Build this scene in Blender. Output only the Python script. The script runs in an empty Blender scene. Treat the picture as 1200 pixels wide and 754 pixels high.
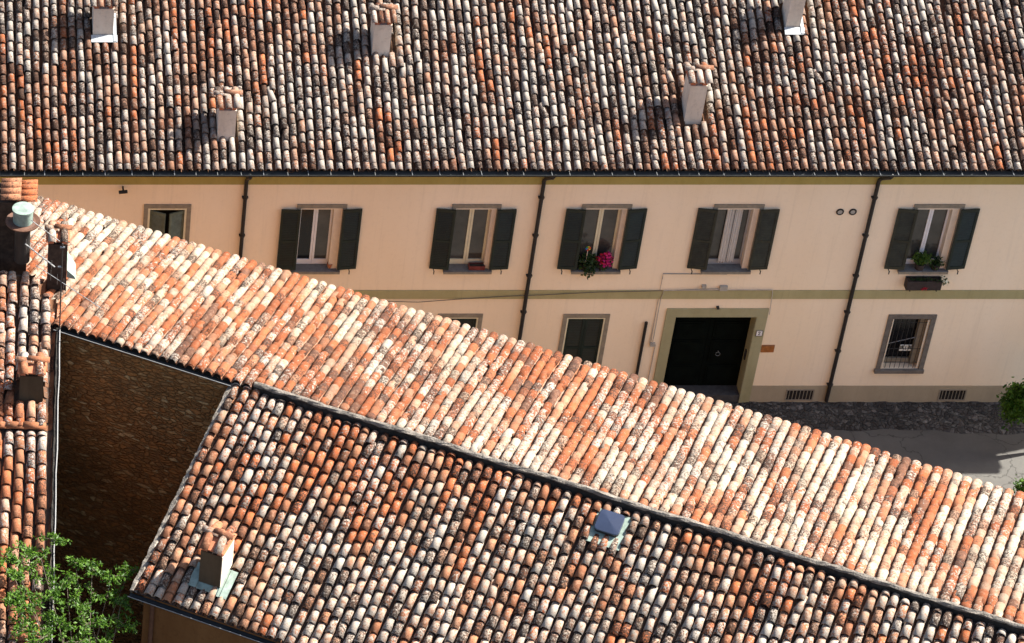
import bpy, math, random
import numpy as np
from mathutils import Vector, Matrix
R_ = math.radians
rng = np.random.default_rng(7); random.seed(7)
scene = bpy.context.scene
COL = scene.collection

# ------------------------------------------------------------------ camera model
F = 3760.0; PX = -100.0; PY = 377.0; TH = R_(39.43)
K0 = 94 / F
CZ = 81.2 * (math.sin(TH) + math.cos(TH) * K0)
CY = -81.2 * (math.cos(TH) - math.sin(TH) * K0)
CAM = np.array([0.0, CY, CZ])
FW = np.array([0, math.cos(TH), -math.sin(TH)]); DN = np.array([0, -math.sin(TH), -math.cos(TH)]); RT = np.array([1.0, 0, 0])
def ray(u, v): return RT * (u - PX) / F + DN * (v - PY) / F + FW
def onY(u, v, Y=0.0):
    d = ray(u, v); return CAM + d * ((Y - CAM[1]) / d[1])
def onZ(u, v, Z=0.0):
    d = ray(u, v); return CAM + d * ((Z - CAM[2]) / d[2])
def onP(u, v, p, n):
    d = ray(u, v); return CAM + d * (np.dot(n, p - CAM) / np.dot(n, d))
def FX(u, v, Y=0.0): return onY(u, v, Y)[0]
def FZ(v, Y=0.0): return onY(0, v, Y)[2]

# ------------------------------------------------------------------ materials
MATS = {}
def new_mat(name):
    m = bpy.data.materials.new(name); m.use_nodes = True
    nt = m.node_tree; b = nt.nodes['Principled BSDF']
    MATS[name] = m
    return m, nt, b
def N(nt, typ, **kw):
    n = nt.nodes.new(typ)
    for k, v in kw.items(): setattr(n, k, v)
    return n
def math_n(nt, op, a, b=None, clamp=False):
    n = N(nt, 'ShaderNodeMath', operation=op, use_clamp=clamp)
    for i, s in enumerate((a, b)):
        if s is None: continue
        if hasattr(s, 'is_linked'): nt.links.new(s, n.inputs[i])
        else: n.inputs[i].default_value = s
    return n.outputs[0]
def mix_c(nt, fac, a, b, blend='MIX'):
    n = N(nt, 'ShaderNodeMix', data_type='RGBA', blend_type=blend)
    for idx, s in ((0, fac), (6, a), (7, b)):
        if hasattr(s, 'is_linked'): nt.links.new(s, n.inputs[idx])
        elif idx == 0: n.inputs[0].default_value = s
        else: n.inputs[idx].default_value = (*s, 1)
    return n.outputs[2]
def noise(nt, vec, scale, detail=3, rough=.6, dist=0.0):
    n = N(nt, 'ShaderNodeTexNoise'); n.inputs['Scale'].default_value = scale
    n.inputs['Detail'].default_value = detail; n.inputs['Roughness'].default_value = rough
    n.inputs['Distortion'].default_value = dist
    if vec is not None: nt.links.new(vec, n.inputs['Vector'])
    return n.outputs['Fac']
def mrange(nt, val, a, b, c=0.0, d=1.0):
    n = N(nt, 'ShaderNodeMapRange'); n.clamp = True
    nt.links.new(val, n.inputs['Value'])
    for nm, s in (('From Min', a), ('From Max', b), ('To Min', c), ('To Max', d)):
        if hasattr(s, 'is_linked'): nt.links.new(s, n.inputs[nm])
        else: n.inputs[nm].default_value = s
    return n.outputs['Result']
def obj_co(nt):
    t = N(nt, 'ShaderNodeTexCoord'); return t.outputs['Object']
def bump(nt, b, h, dist, strength=1.0):
    n = N(nt, 'ShaderNodeBump'); n.inputs['Distance'].default_value = dist; n.inputs['Strength'].default_value = strength
    nt.links.new(h, n.inputs['Height']); nt.links.new(n.outputs['Normal'], b.inputs['Normal'])
def simple(name, col, rough=.7, var=.25, scale=6.0, metal=0.0, bumpd=0.0, spec=.3):
    m, nt, b = new_mat(name)
    co = obj_co(nt); f = noise(nt, co, scale, 4, .65)
    c = mix_c(nt, mrange(nt, f, .3, .7), tuple(x * (1 - var) for x in col), tuple(min(1, x * (1 + var)) for x in col))
    nt.links.new(c, b.inputs['Base Color'])
    b.inputs['Roughness'].default_value = rough; b.inputs['Metallic'].default_value = metal
    b.inputs['Specular IOR Level'].default_value = spec
    if bumpd: bump(nt, b, noise(nt, co, scale * 4, 4), bumpd)
    return m

def tile_mat(name, stops, pale, pale_amt, dark, dark_amt, rust_amt=.5, ts=.56, patch=.75, grime=.72):
    sc3 = lambda c, k=1.0: tuple(x * ts * k for x in c)
    stops = [(p, sc3(c)) for p, c in stops]; pale = sc3(pale); dark = sc3(dark, .8)
    m, nt, b = new_mat(name)
    at = N(nt, 'ShaderNodeAttribute', attribute_name='tint', attribute_type='GEOMETRY')
    sp = N(nt, 'ShaderNodeSeparateColor'); nt.links.new(at.outputs['Color'], sp.inputs[0])
    r, g, bl = sp.outputs
    rp = N(nt, 'ShaderNodeValToRGB'); rp.color_ramp.interpolation = 'LINEAR'
    el = rp.color_ramp.elements
    while len(el) > 1: el.remove(el[-1])
    el[0].position = stops[0][0]; el[0].color = (*stops[0][1], 1)
    for p, c in stops[1:]:
        e = el.new(p); e.color = (*c, 1)
    nt.links.new(r, rp.inputs[0])
    co = obj_co(nt)
    cb = N(nt, 'ShaderNodeCombineXYZ'); nt.links.new(math_n(nt, 'MULTIPLY', r, 37.), cb.inputs[0]); nt.links.new(math_n(nt, 'MULTIPLY', g, 53.), cb.inputs[1]); nt.links.new(math_n(nt, 'MULTIPLY', bl, 29.), cb.inputs[2])
    va = N(nt, 'ShaderNodeVectorMath', operation='ADD'); nt.links.new(co, va.inputs[0]); nt.links.new(cb.outputs[0], va.inputs[1])
    v = va.outputs[0]
    val = math_n(nt, 'ADD', math_n(nt, 'MULTIPLY', bl, .5), .75)
    hs = N(nt, 'ShaderNodeHueSaturation'); nt.links.new(rp.outputs[0], hs.inputs['Color']); nt.links.new(val, hs.inputs['Value'])
    rp2 = N(nt, 'ShaderNodeValToRGB'); el2 = rp2.color_ramp.elements
    while len(el2) > 1: el2.remove(el2[-1])
    for i, (p_, c_) in enumerate(stops):
        e = el2[0] if i == 0 else el2.new(p_)
        e.position = p_; e.color = (*c_, 1)
    nt.links.new(math_n(nt, 'FRACT', math_n(nt, 'ADD', math_n(nt, 'MULTIPLY', g, .83), .31)), rp2.inputs[0])
    nb_ = noise(nt, v, 13, 4, .7, .4)
    base_c = mix_c(nt, mrange(nt, nb_, .50, .58, 0, patch), hs.outputs[0], rp2.outputs[0])
    # rusty blotches inside a tile
    n0 = noise(nt, v, 9, 3, .6)
    c = mix_c(nt, mrange(nt, n0, .50, .66, 0, rust_amt), base_c, sc3((.40, .17, .085)))
    # pale lichen
    n1 = noise(nt, v, 19, 5, .75, .4)
    th = math_n(nt, 'SUBTRACT', .68, math_n(nt, 'MULTIPLY', g, pale_amt))
    c = mix_c(nt, mrange(nt, n1, th, math_n(nt, 'ADD', th, .06), 0, .9), c, pale)
    # dark moss and soot
    n2 = noise(nt, v, 26, 5, .75, .6)
    gi = math_n(nt, 'FRACT', math_n(nt, 'MULTIPLY', g, 7.31))
    th2 = math_n(nt, 'SUBTRACT', .68, math_n(nt, 'MULTIPLY', math_n(nt, 'POWER', gi, 1.6), dark_amt))
    c = mix_c(nt, mrange(nt, n2, th2, math_n(nt, 'ADD', th2, .07), 0, .92), c, dark)
    # fine grime
    n3 = noise(nt, v, 48, 4, .75)
    c = mix_c(nt, mrange(nt, n3, .54, .68, 0, grime), c, tuple(x * 1.2 for x in dark))
    # roof-wide tone drift
    n4 = noise(nt, co, .55, 3, .6)
    hs2 = N(nt, 'ShaderNodeHueSaturation'); nt.links.new(c, hs2.inputs['Color']); nt.links.new(mrange(nt, n4, .3, .7, .86, 1.14), hs2.inputs['Value'])
    nt.links.new(hs2.outputs[0], b.inputs['Base Color'])
    b.inputs['Roughness'].default_value = .92; b.inputs['Specular IOR Level'].default_value = .15
    bump(nt, b, math_n(nt, 'ADD', n1, n3), .006, .8)
    return m

tile_mat('weathered_tile',
    [(0, (.60, .545, .475)), (.18, (.53, .475, .415)), (.34, (.60, .48, .385)), (.46, (.60, .38, .27)), (.60, (.56, .29, .18)), (.70, (.38, .175, .10)), (.79, (.22, .10, .062)), (.84, (.25, .105, .06)), (.87, (.64, .20, .075)), (1, (.66, .18, .065))],
    (.66, .60, .52), .33, (.085, .05, .036), .31, .7, ts=.385)
tile_mat('near_weathered_tile',
    [(0, (.58, .51, .42)), (.15, (.55, .455, .36)), (.27, (.60, .41, .29)), (.42, (.62, .30, .165)), (.60, (.54, .21, .10)), (.70, (.28, .115, .062)), (.75, (.23, .10, .06)), (.78, (.64, .185, .065)), (1, (.64, .165, .055))],
    (.64, .57, .48), .32, (.075, .045, .032), .28, .7, ts=.46)
tile_mat('sunny_tile',
    [(0, (.86, .74, .57)), (.18, (.82, .64, .47)), (.33, (.77, .49, .335)), (.48, (.72, .35, .20)), (.62, (.66, .21, .085)), (.91, (.60, .16, .055)), (.94, (.28, .13, .08)), (1, (.22, .105, .07))],
    (.86, .77, .65), .25, (.12, .07, .05), .26, .5, ts=.295, patch=.4, grime=.5)
tile_mat('corner_tile',
    [(0, (.62, .52, .43)), (.12, (.60, .42, .31)), (.28, (.60, .30, .17)), (.6, (.58, .22, .10)), (.78, (.36, .14, .075)), (.86, (.60, .18, .065)), (1, (.62, .17, .06))],
    (.72, .66, .58), .26, (.09, .055, .045), .27, ts=.43)
tile_mat('pan_tile', [(0, (.24, .14, .09)), (.5, (.32, .17, .10)), (1, (.40, .18, .09))], (.36, .32, .28), .12, (.05, .035, .03), .3, ts=.36)  # kept dark to paint shade into the gaps between tile rows
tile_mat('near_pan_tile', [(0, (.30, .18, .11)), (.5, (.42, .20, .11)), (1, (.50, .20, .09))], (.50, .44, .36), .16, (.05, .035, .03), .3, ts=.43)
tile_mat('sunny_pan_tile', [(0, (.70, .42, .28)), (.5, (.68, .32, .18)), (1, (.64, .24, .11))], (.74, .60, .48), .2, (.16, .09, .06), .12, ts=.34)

# plaster of the long facade
def plaster(name, c1, c2, rough=.95, sc=.5, dirt=.22):
    m, nt, b = new_mat(name)
    co = obj_co(nt)
    mp = N(nt, 'ShaderNodeMapping'); mp.inputs['Scale'].default_value = (1, 1, .35); nt.links.new(co, mp.inputs[0])
    f = noise(nt, mp.outputs[0], sc, 5, .62)
    c = mix_c(nt, mrange(nt, f, .32, .68), c1, c2)
    f2 = noise(nt, co, 9, 4, .7)
    c = mix_c(nt, mrange(nt, f2, .52, .72, 0, dirt), c, tuple(x * .72 for x in c1))
    mp2 = N(nt, 'ShaderNodeMapping'); mp2.inputs['Scale'].default_value = (7, 7, .25); nt.links.new(co, mp2.inputs[0])
    f3 = noise(nt, mp2.outputs[0], 1.0, 4, .7)
    c = mix_c(nt, mrange(nt, f3, .54, .78, 0, .26), c, tuple(x * .62 for x in c1))
    nt.links.new(c, b.inputs['Base Color']); b.inputs['Roughness'].default_value = rough; b.inputs['Specular IOR Level'].default_value = .1
    bump(nt, b, noise(nt, co, 40, 4, .7), .004, .6)
plaster('peach_plaster', (.88, .725, .515), (.93, .79, .59), dirt=.16)
plaster('olive_paint', (.34, .285, .085), (.42, .35, .12), sc=1.2)
plaster('course_paint', (.36, .33, .165), (.43, .39, .21), sc=1.2)
plaster('plinth_paint', (.34, .29, .20), (.42, .36, .25), sc=1.0)
plaster('door_stone', (.31, .295, .165), (.38, .36, .22), sc=1.4)
plaster('chimney_plaster', (.52, .445, .355), (.66, .575, .47), sc=2.5, dirt=.65)
plaster('shade_tone_plaster', (.055, .038, .022), (.085, .06, .038), sc=2.0)  # shade of the chimney fronts is darkened into this plaster colour
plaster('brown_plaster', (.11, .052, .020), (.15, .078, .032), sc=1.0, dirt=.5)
simple('window_stone', (.25, .22, .165), .9, .2, 8)
simple('grey_stone', (.15, .135, .115), .9, .25, 8)
simple('sill_slate', (.15, .15, .145), .8, .25, 7)
simple('shutter_green', (.007, .016, .012), .5, .3, 5, spec=.35)
simple('shutter_ajar', (.115, .14, .105), .6, .3, 5)
simple('shutter_worn', (.030, .033, .022), .65, .35, 5)
simple('white_wood', (.78, .79, .80), .5, .06, 5)
simple('grey_wood', (.36, .37, .37), .6, .1, 5)
simple('cream_wood', (.72, .68, .48), .6, .08, 5)
simple('cream_panel', (.74, .64, .50), .7, .08, 4)
simple('glass', (.055, .055, .050), .12, .4, 1.2, spec=.6)
simple('black_glass', (.008, .008, .010), .12, .3, 1.5, spec=.4)
simple('room_dark', (.02, .018, .016), 1.0, .3, 2)
simple('door_wood', (.003, .005, .004), .85, .4, 4, spec=.05)
simple('gutter_metal', (.022, .024, .024), .45, .35, 3, metal=.3)
simple('pipe_metal', (.024, .023, .022), .5, .35, 3, metal=.2)
simple('iron', (.03, .028, .026), .6, .3, 8)
simple('pale_metal', (.22, .22, .215), .4, .15, 8, metal=.2)
simple('galvanised', (.22, .23, .23), .4, .2, 8, metal=.7)
simple('verdigris', (.165, .215, .185), .6, .35, 7)
simple('white_flashing', (.30, .32, .33), .45, .15, 6)
simple('cable_grey', (.50, .45, .38), .7, .15, 6)
simple('cable_dark', (.10, .09, .08), .7, .15, 6)
simple('box_grey', (.36, .35, .31), .7, .2, 6)
simple('plaque_brown', (.34, .125, .03), .5, .35, 12)
simple('enamel_white', (.82, .82, .82), .3, .03, 6)
simple('ink', (.02, .02, .02), .6, .1, 6)
simple('sign_paper', (.85, .86, .78), .8, .12, 30)
simple('curtain_cloth', (.72, .72, .69), .9, .06, 8)
simple('mortar', (.145, .128, .108), .95, .55, 6, bumpd=.03)
simple('dark_shade_mortar', (.022, .019, .016), .95, .55, 6, bumpd=.03)  # near-black; carries the kerb front's shade, also coats the corner verge
simple('verge_mortar', (.19, .165, .135), .95, .75, 7, bumpd=.02)
simple('deck_dark', (.06, .04, .03), 1, .3, 4)
simple('brick_red', (.40, .14, .07), .9, .3, 15)
simple('brown_metal', (.085, .042, .027), .6, .3, 6)
simple('pot_clay', (.42, .17, .08), .8, .2, 8)
simple('pot_dark', (.04, .03, .028), .8, .3, 8)
simple('trough_red', (.16, .035, .028), .8, .25, 8)
simple('bark', (.34, .30, .25), .9, .35, 20)
simple('twig_pale', (.11, .09, .065), .9, .3, 20)
simple('shade_dark_brick', (.040, .026, .018), .95, .5, 8)  # near-black brick; the stack front's shade is put into this colour
simple('hollow_shade_black', (.010, .009, .008), 1.0, .4, 12, spec=.02)  # stands in for the shade inside hollow tile ends
simple('step_stone', (.055, .055, .055), .9, .3, 8)
simple('soil', (.05, .035, .025), 1, .3, 10)
simple('petal_pink', (.55, .02, .16), .7, .3, 30)
simple('petal_red', (.45, .01, .03), .7, .3, 30)
simple('petal_white', (.75, .75, .55), .7, .2, 30)
simple('pin_yellow', (.75, .50, .04), .6, .1, 10); simple('pin_red', (.70, .07, .03), .6, .1, 10); simple('pin_blue', (.05, .20, .60), .6, .1, 10); simple('pin_green', (.06, .35, .10), .6, .1, 10)
def leaf_mat(name, c1, c2):
    m, nt, b = new_mat(name)
    at = N(nt, 'ShaderNodeAttribute', attribute_name='tint', attribute_type='GEOMETRY')
    sp = N(nt, 'ShaderNodeSeparateColor'); nt.links.new(at.outputs['Color'], sp.inputs[0])
    c = mix_c(nt, sp.outputs[0], c1, c2)
    nt.links.new(c, b.inputs['Base Color']); b.inputs['Roughness'].default_value = .5; b.inputs['Specular IOR Level'].default_value = .3
    tr = N(nt, 'ShaderNodeBsdfTranslucent'); nt.links.new(c, tr.inputs['Color'])
    ms = N(nt, 'ShaderNodeMixShader'); ms.inputs[0].default_value = .35
    nt.links.new(b.outputs[0], ms.inputs[1]); nt.links.new(tr.outputs[0], ms.inputs[2])
    nt.links.new(ms.outputs[0], nt.nodes['Material Output'].inputs['Surface'])
leaf_mat('leaf', (.03, .08, .010), (.09, .17, .022))
leaf_mat('leaf_dark', (.012, .030, .010), (.05, .10, .02))
leaf_mat('leaf_bright', (.018, .058, .004), (.088, .180, .013))
# rubble stone wall
def rubble(name, cols, scale, mortar, md=.06, bd=.04, coldist=1.0):
    m, nt, b = new_mat(name)
    co = obj_co(nt)
    mp = N(nt, 'ShaderNodeMapping'); mp.inputs['Scale'].default_value = (1, 1, 2.1 if coldist else 1); nt.links.new(co, mp.inputs[0])
    nd = N(nt, 'ShaderNodeTexNoise'); nd.inputs['Scale'].default_value = 2.5; nt.links.new(mp.outputs[0], nd.inputs['Vector'])
    va = N(nt, 'ShaderNodeVectorMath', operation='MULTIPLY_ADD'); nt.links.new(nd.outputs['Color'], va.inputs[0]); va.inputs[1].default_value = (.3, .3, .3); nt.links.new(mp.outputs[0], va.inputs[2])
    v1 = N(nt, 'ShaderNodeTexVoronoi'); v1.inputs['Scale'].default_value = scale; nt.links.new(va.outputs[0], v1.inputs['Vector'])
    v2 = N(nt, 'ShaderNodeTexVoronoi', feature='DISTANCE_TO_EDGE'); v2.inputs['Scale'].default_value = scale; nt.links.new(va.outputs[0], v2.inputs['Vector'])
    sp = N(nt, 'ShaderNodeSeparateColor'); nt.links.new(v1.outputs['Color'], sp.inputs[0])
    rp = N(nt, 'ShaderNodeValToRGB'); el = rp.color_ramp.elements
    while len(el) > 1: el.remove(el[-1])
    for i, (p, c) in enumerate(cols):
        e = el[0] if i == 0 else el.new(p)
        e.position = p; e.color = (*c, 1)
    nt.links.new(sp.outputs[0], rp.inputs[0])
    f = noise(nt, co, 14, 5, .7)
    c = mix_c(nt, mrange(nt, f, .3, .75, 0, .7), rp.outputs[0], tuple(x * .5 for x in cols[0][1]))
    c = mix_c(nt, mrange(nt, v2.outputs[0], 0, md, 1, 0), c, mortar)
    big = noise(nt, co, .5, 3, .6)
    hs = N(nt, 'ShaderNodeHueSaturation'); nt.links.new(c, hs.inputs['Color']); nt.links.new(mrange(nt, big, .3, .7, .75, 1.25), hs.inputs['Value'])
    nt.links.new(hs.outputs[0], b.inputs['Base Color']); b.inputs['Roughness'].default_value = .95; b.inputs['Specular IOR Level'].default_value = .1
    bump(nt, b, math_n(nt, 'ADD', mrange(nt, v2.outputs[0], 0, .15), math_n(nt, 'MULTIPLY', f, .5)), bd)
rubble('rubble_wall', [(0, (.26, .125, .045)), (.35, (.34, .165, .058)), (.6, (.40, .175, .055)), (.8, (.28, .15, .06)), (.93, (.50, .29, .12)), (1, (.62, .42, .20))], 5.6, (.235, .125, .05), .045)
rubble('cobbles', [(0, (.055, .053, .05)), (.5, (.085, .082, .077)), (.85, (.12, .115, .107)), (1, (.20, .19, .175))], 8.5, (.05, .048, .045), .05, .03, 0)
def paving(name, c1, c2):
    m, nt, b = new_mat(name)
    co = obj_co(nt)
    f = noise(nt, co, 1.2, 6, .65); f2 = noise(nt, co, 60, 3, .7)
    c = mix_c(nt, mrange(nt, f, .3, .7), c1, c2)
    c = mix_c(nt, mrange(nt, f2, .4, .75, 0, .35), c, tuple(x * .6 for x in c1))
    v2 = N(nt, 'ShaderNodeTexVoronoi', feature='DISTANCE_TO_EDGE'); v2.inputs['Scale'].default_value = .55
    nd = N(nt, 'ShaderNodeTexNoise'); nd.inputs['Scale'].default_value = 1.6; nd.inputs['Detail'].default_value = 5; nt.links.new(co, nd.inputs['Vector'])
    va = N(nt, 'ShaderNodeVectorMath', operation='MULTIPLY_ADD'); nt.links.new(nd.outputs['Color'], va.inputs[0]); va.inputs[1].default_value = (1.2, 1.2, 1.2); nt.links.new(co, va.inputs[2]); nt.links.new(va.outputs[0], v2.inputs['Vector'])
    c = mix_c(nt, mrange(nt, v2.outputs[0], .0, .013, .75, 0), c, tuple(x * .35 for x in c1))
    nt.links.new(c, b.inputs['Base Color']); b.inputs['Roughness'].default_value = .95; b.inputs['Specular IOR Level'].default_value = .1
    bump(nt, b, f2, .006)
paving('asphalt', (.092, .088, .081), (.120, .116, .106))
paving('earth', (.10, .075, .045), (.16, .125, .08))

# ------------------------------------------------------------------ mesh helpers
class MB:
    def __init__(s): s.v = []; s.f = []; s.t = []; s.marks = []
    def add(s, vs, fs, tint=None):
        o = len(s.v); s.marks.append((len(s.v), len(s.f))); s.v += [tuple(map(float, p)) for p in vs]; s.f += [tuple(i + o for i in f) for f in fs]
        s.t += [tint or (.5, .5, .5)] * len(fs); return s
    def hexa(s, p):
        return s.add(p, [(0, 3, 2, 1), (4, 5, 6, 7), (0, 1, 5, 4), (1, 2, 6, 5), (2, 3, 7, 6), (3, 0, 4, 7)])
    def box(s, x0, x1, y0, y1, z0, z1):
        return s.hexa([(x0, y0, z0), (x1, y0, z0), (x1, y1, z0), (x0, y1, z0), (x0, y0, z1), (x1, y0, z1), (x1, y1, z1), (x0, y1, z1)])
    def obox(s, o, a, u, n, ra, ru, rn):
        """box in a frame: origin o, axes a,u,n, ranges"""
        o, a, u, n = map(np.array, (o, a, u, n))
        P = lambda i, j, k: o + a * ra[i] + u * ru[j] + n * rn[k]
        return s.hexa([P(0, 0, 0), P(1, 0, 0), P(1, 1, 0), P(0, 1, 0), P(0, 0, 1), P(1, 0, 1), P(1, 1, 1), P(0, 1, 1)])
    def quad(s, *p): return s.add(p, [tuple(range(len(p)))])
    def tube(s, pts, r, n=8, caps=True):
        pts = [Vector(p) for p in pts]; rs = r if isinstance(r, (list, tuple)) else [r] * len(pts)
        vs = []; fs = []
        up = Vector((.13, .31, .94))
        for i, p in enumerate(pts):
            d = (pts[min(i + 1, len(pts) - 1)] - pts[max(i - 1, 0)]).normalized()
            a = d.cross(up if abs(d.dot(up)) < .97 else Vector((1, 0, 0))).normalized(); b = d.cross(a)
            for k in range(n):
                w = 2 * math.pi * k / n; vs.append(p + (a * math.cos(w) + b * math.sin(w)) * rs[i])
        for i in range(len(pts) - 1):
            for k in range(n):
                fs.append((i * n + k, i * n + (k + 1) % n, (i + 1) * n + (k + 1) % n, (i + 1) * n + k))
        if caps:
            fs.append(tuple(range(n - 1, -1, -1))); fs.append(tuple((len(pts) - 1) * n + k for k in range(n)))
        return s.add(vs, fs)
    def ring(s, c, a, b, R, r, n=18, m=6):
        c, a, b = Vector(c), Vector(a), Vector(b); nn = a.cross(b); vs = []; fs = []
        for i in range(n):
            w = 2 * math.pi * i / n; d = a * math.cos(w) + b * math.sin(w)
            for j in range(m):
                q = 2 * math.pi * j / m; vs.append(c + d * (R + r * math.cos(q)) + nn * r * math.sin(q))
        for i in range(n):
            for j in range(m):
                fs.append((i * m + j, ((i + 1) % n) * m + j, ((i + 1) % n) * m + (j + 1) % m, i * m + (j + 1) % m))
        return s.add(vs, fs)
    def lathe(s, c, prof, n=20):
        vs = []; fs = []; k = len(prof)
        for i in range(n):
            w = 2 * math.pi * i / n
            for r, z in prof: vs.append((c[0] + r * math.cos(w), c[1] + r * math.sin(w), c[2] + z))
        for i in range(n):
            for j in range(k - 1):
                fs.append((i * k + j, ((i + 1) % n) * k + j, ((i + 1) % n) * k + j + 1, i * k + j + 1))
        return s.add(vs, fs)
    def split(s, k=1):
        out = []; n = len(s.marks)
        for i in range(0, n, k):
            v0, f0 = s.marks[i]; v1, f1 = s.marks[i + k] if i + k < n else (len(s.v), len(s.f))
            m = MB(); m.v = s.v[v0:v1]; m.f = [tuple(j - v0 for j in f) for f in s.f[f0:f1]]; m.t = s.t[f0:f1]; out.append(m)
        return out
    def build(s, name, mat, parent=None, smooth=False, tint=False):
        me = bpy.data.meshes.new(name); me.from_pydata(s.v, [], s.f)
        me.materials.append(MATS[mat])
        if tint:
            at = me.attributes.new('tint', 'FLOAT_COLOR', 'FACE')
            arr = np.ones((len(s.f), 4), np.float32); arr[:, :3] = np.array(s.t, np.float32); at.data.foreach_set('color', arr.ravel())
        if smooth: me.polygons.foreach_set('use_smooth', [True] * len(me.polygons))
        me.update()
        o = bpy.data.objects.new(name, me); COL.objects.link(o)
        if parent: o.parent = parent; o.matrix_parent_inverse = Matrix.Translation(world_loc(parent)).inverted()
        return o
def world_loc(o):
    # every empty carries a pure translation
    l = Vector(o.location)
    if o.parent and o.parent.type == 'EMPTY' and False: pass
    return l if o.type == 'EMPTY' else Vector((0, 0, 0))
def thing(name, label, cat, loc, group=None):
    o = bpy.data.objects.new(name, None); COL.objects.link(o); o.location = loc; o.empty_display_size = .2
    o['label'] = label; o['category'] = cat
    if group: o['group'] = group
    return o
def tag(o, label, cat, group=None):
    o['label'] = label; o['category'] = cat
    if group: o['group'] = group
    return o
def struct(o, kind='structure'): o['kind'] = kind; return o

# ------------------------------------------------------------------ coppi tiles (numpy)
def arc(n, r, h, z0, y, half=math.pi / 2 * .98):
    w = np.linspace(-half, half, n + 1)
    return np.stack([r * np.sin(w), np.full(n + 1, y), z0 + h * np.cos(w)], 1)
def cover_template(L, rl, ru, n=9, t=.013, hl=.88, zl=.045, zu=.022):
    A = arc(n, rl, rl * hl, zl, 0); B = arc(n, ru, ru * hl, zu, L)
    C = arc(n, rl - t, (rl - t) * hl, zl, 0); D = arc(n, ru - t, (ru - t) * hl, zu, L)
    V = np.concatenate([A, B, C, D]); m = n + 1; Fc = []
    for i in range(n):
        Fc.append((i, i + 1, m + i + 1, m + i))             # outer
        Fc.append((2 * m + i, 2 * m + i + 1, i + 1, i))     # lower lip
        Fc.append((2 * m + i + 1, 2 * m + i, 3 * m + i, 3 * m + i + 1))  # inner
        Fc.append((m + i, m + i + 1, 3 * m + i + 1, 3 * m + i))          # upper lip
    return V, np.array(Fc)
def pan_template(L, r, depth, n=5):
    w = np.linspace(-1, 1, n + 1); V = []
    for y, rr, dz in ((0, r * .86, .016), (L, r, 0)):
        V.append(np.stack([rr * w, np.full(n + 1, y), dz + .030 - depth * (1 - w ** 2)], 1))
    V = np.concatenate(V); m = n + 1
    return V, np.array([(i, i + 1, m + i + 1, m + i) for i in range(n)])
def emit(name, mat, tmpl, T, tints, parent):
    """T: list of (pos, A, U, N) placed copies"""
    V, Fc = tmpl; k = len(T)
    if not k: return None
    P = np.array([t[0] for t in T]); A = np.array([t[1] for t in T]); U = np.array([t[2] for t in T]); NN = np.array([t[3] for t in T])
    W = P[:, None, :] + V[None, :, 0:1] * A[:, None, :] + V[None, :, 1:2] * U[:, None, :] + V[None, :, 2:3] * NN[:, None, :]
    W = W.reshape(-1, 3); FF = (Fc[None] + (np.arange(k) * len(V))[:, None, None]).reshape(-1, 4)
    me = bpy.data.meshes.new(name)
    me.vertices.add(len(W)); me.vertices.foreach_set('co', W.astype(np.float32).ravel())
    me.loops.add(FF.size); me.loops.foreach_set('vertex_index', FF.astype(np.int32).ravel())
    me.polygons.add(len(FF)); me.polygons.foreach_set('loop_start', np.arange(0, FF.size, 4, dtype=np.int32))
    me.update(calc_edges=True)
    at = me.attributes.new('tint', 'FLOAT_COLOR', 'FACE')
    tt = np.ones((k, 4), np.float32); tt[:, :3] = tints
    at.data.foreach_set('color', np.repeat(tt, len(Fc), 0).ravel())
    me.materials.append(MATS[mat]); me.validate()
    o = bpy.data.objects.new(name, me); COL.objects.link(o)
    if parent: o.parent = parent; o.matrix_parent_inverse = Matrix.Translation(world_loc(parent)).inverted()
    return o
def gcdf(x): return .5 * (1 + math.erf(x / 1.41421356))
def drift(a, s, k):
    return (math.sin(a * .83 + k) * math.sin(s * .9 + k * 2.1) + math.sin(a * 2.3 + s * 1.4 + k * 1.7) * .8 + math.sin(a * .31 - s * .55 + k * .6)) / 1.15
def sag(a, s, amp, seed):
    return amp * (math.sin(a * .9 + seed) * .5 + math.sin(a * .37 + s * 1.1 + seed * 2) * .6 + math.sin(s * .8 + a * .21 + seed) * .5)
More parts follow.
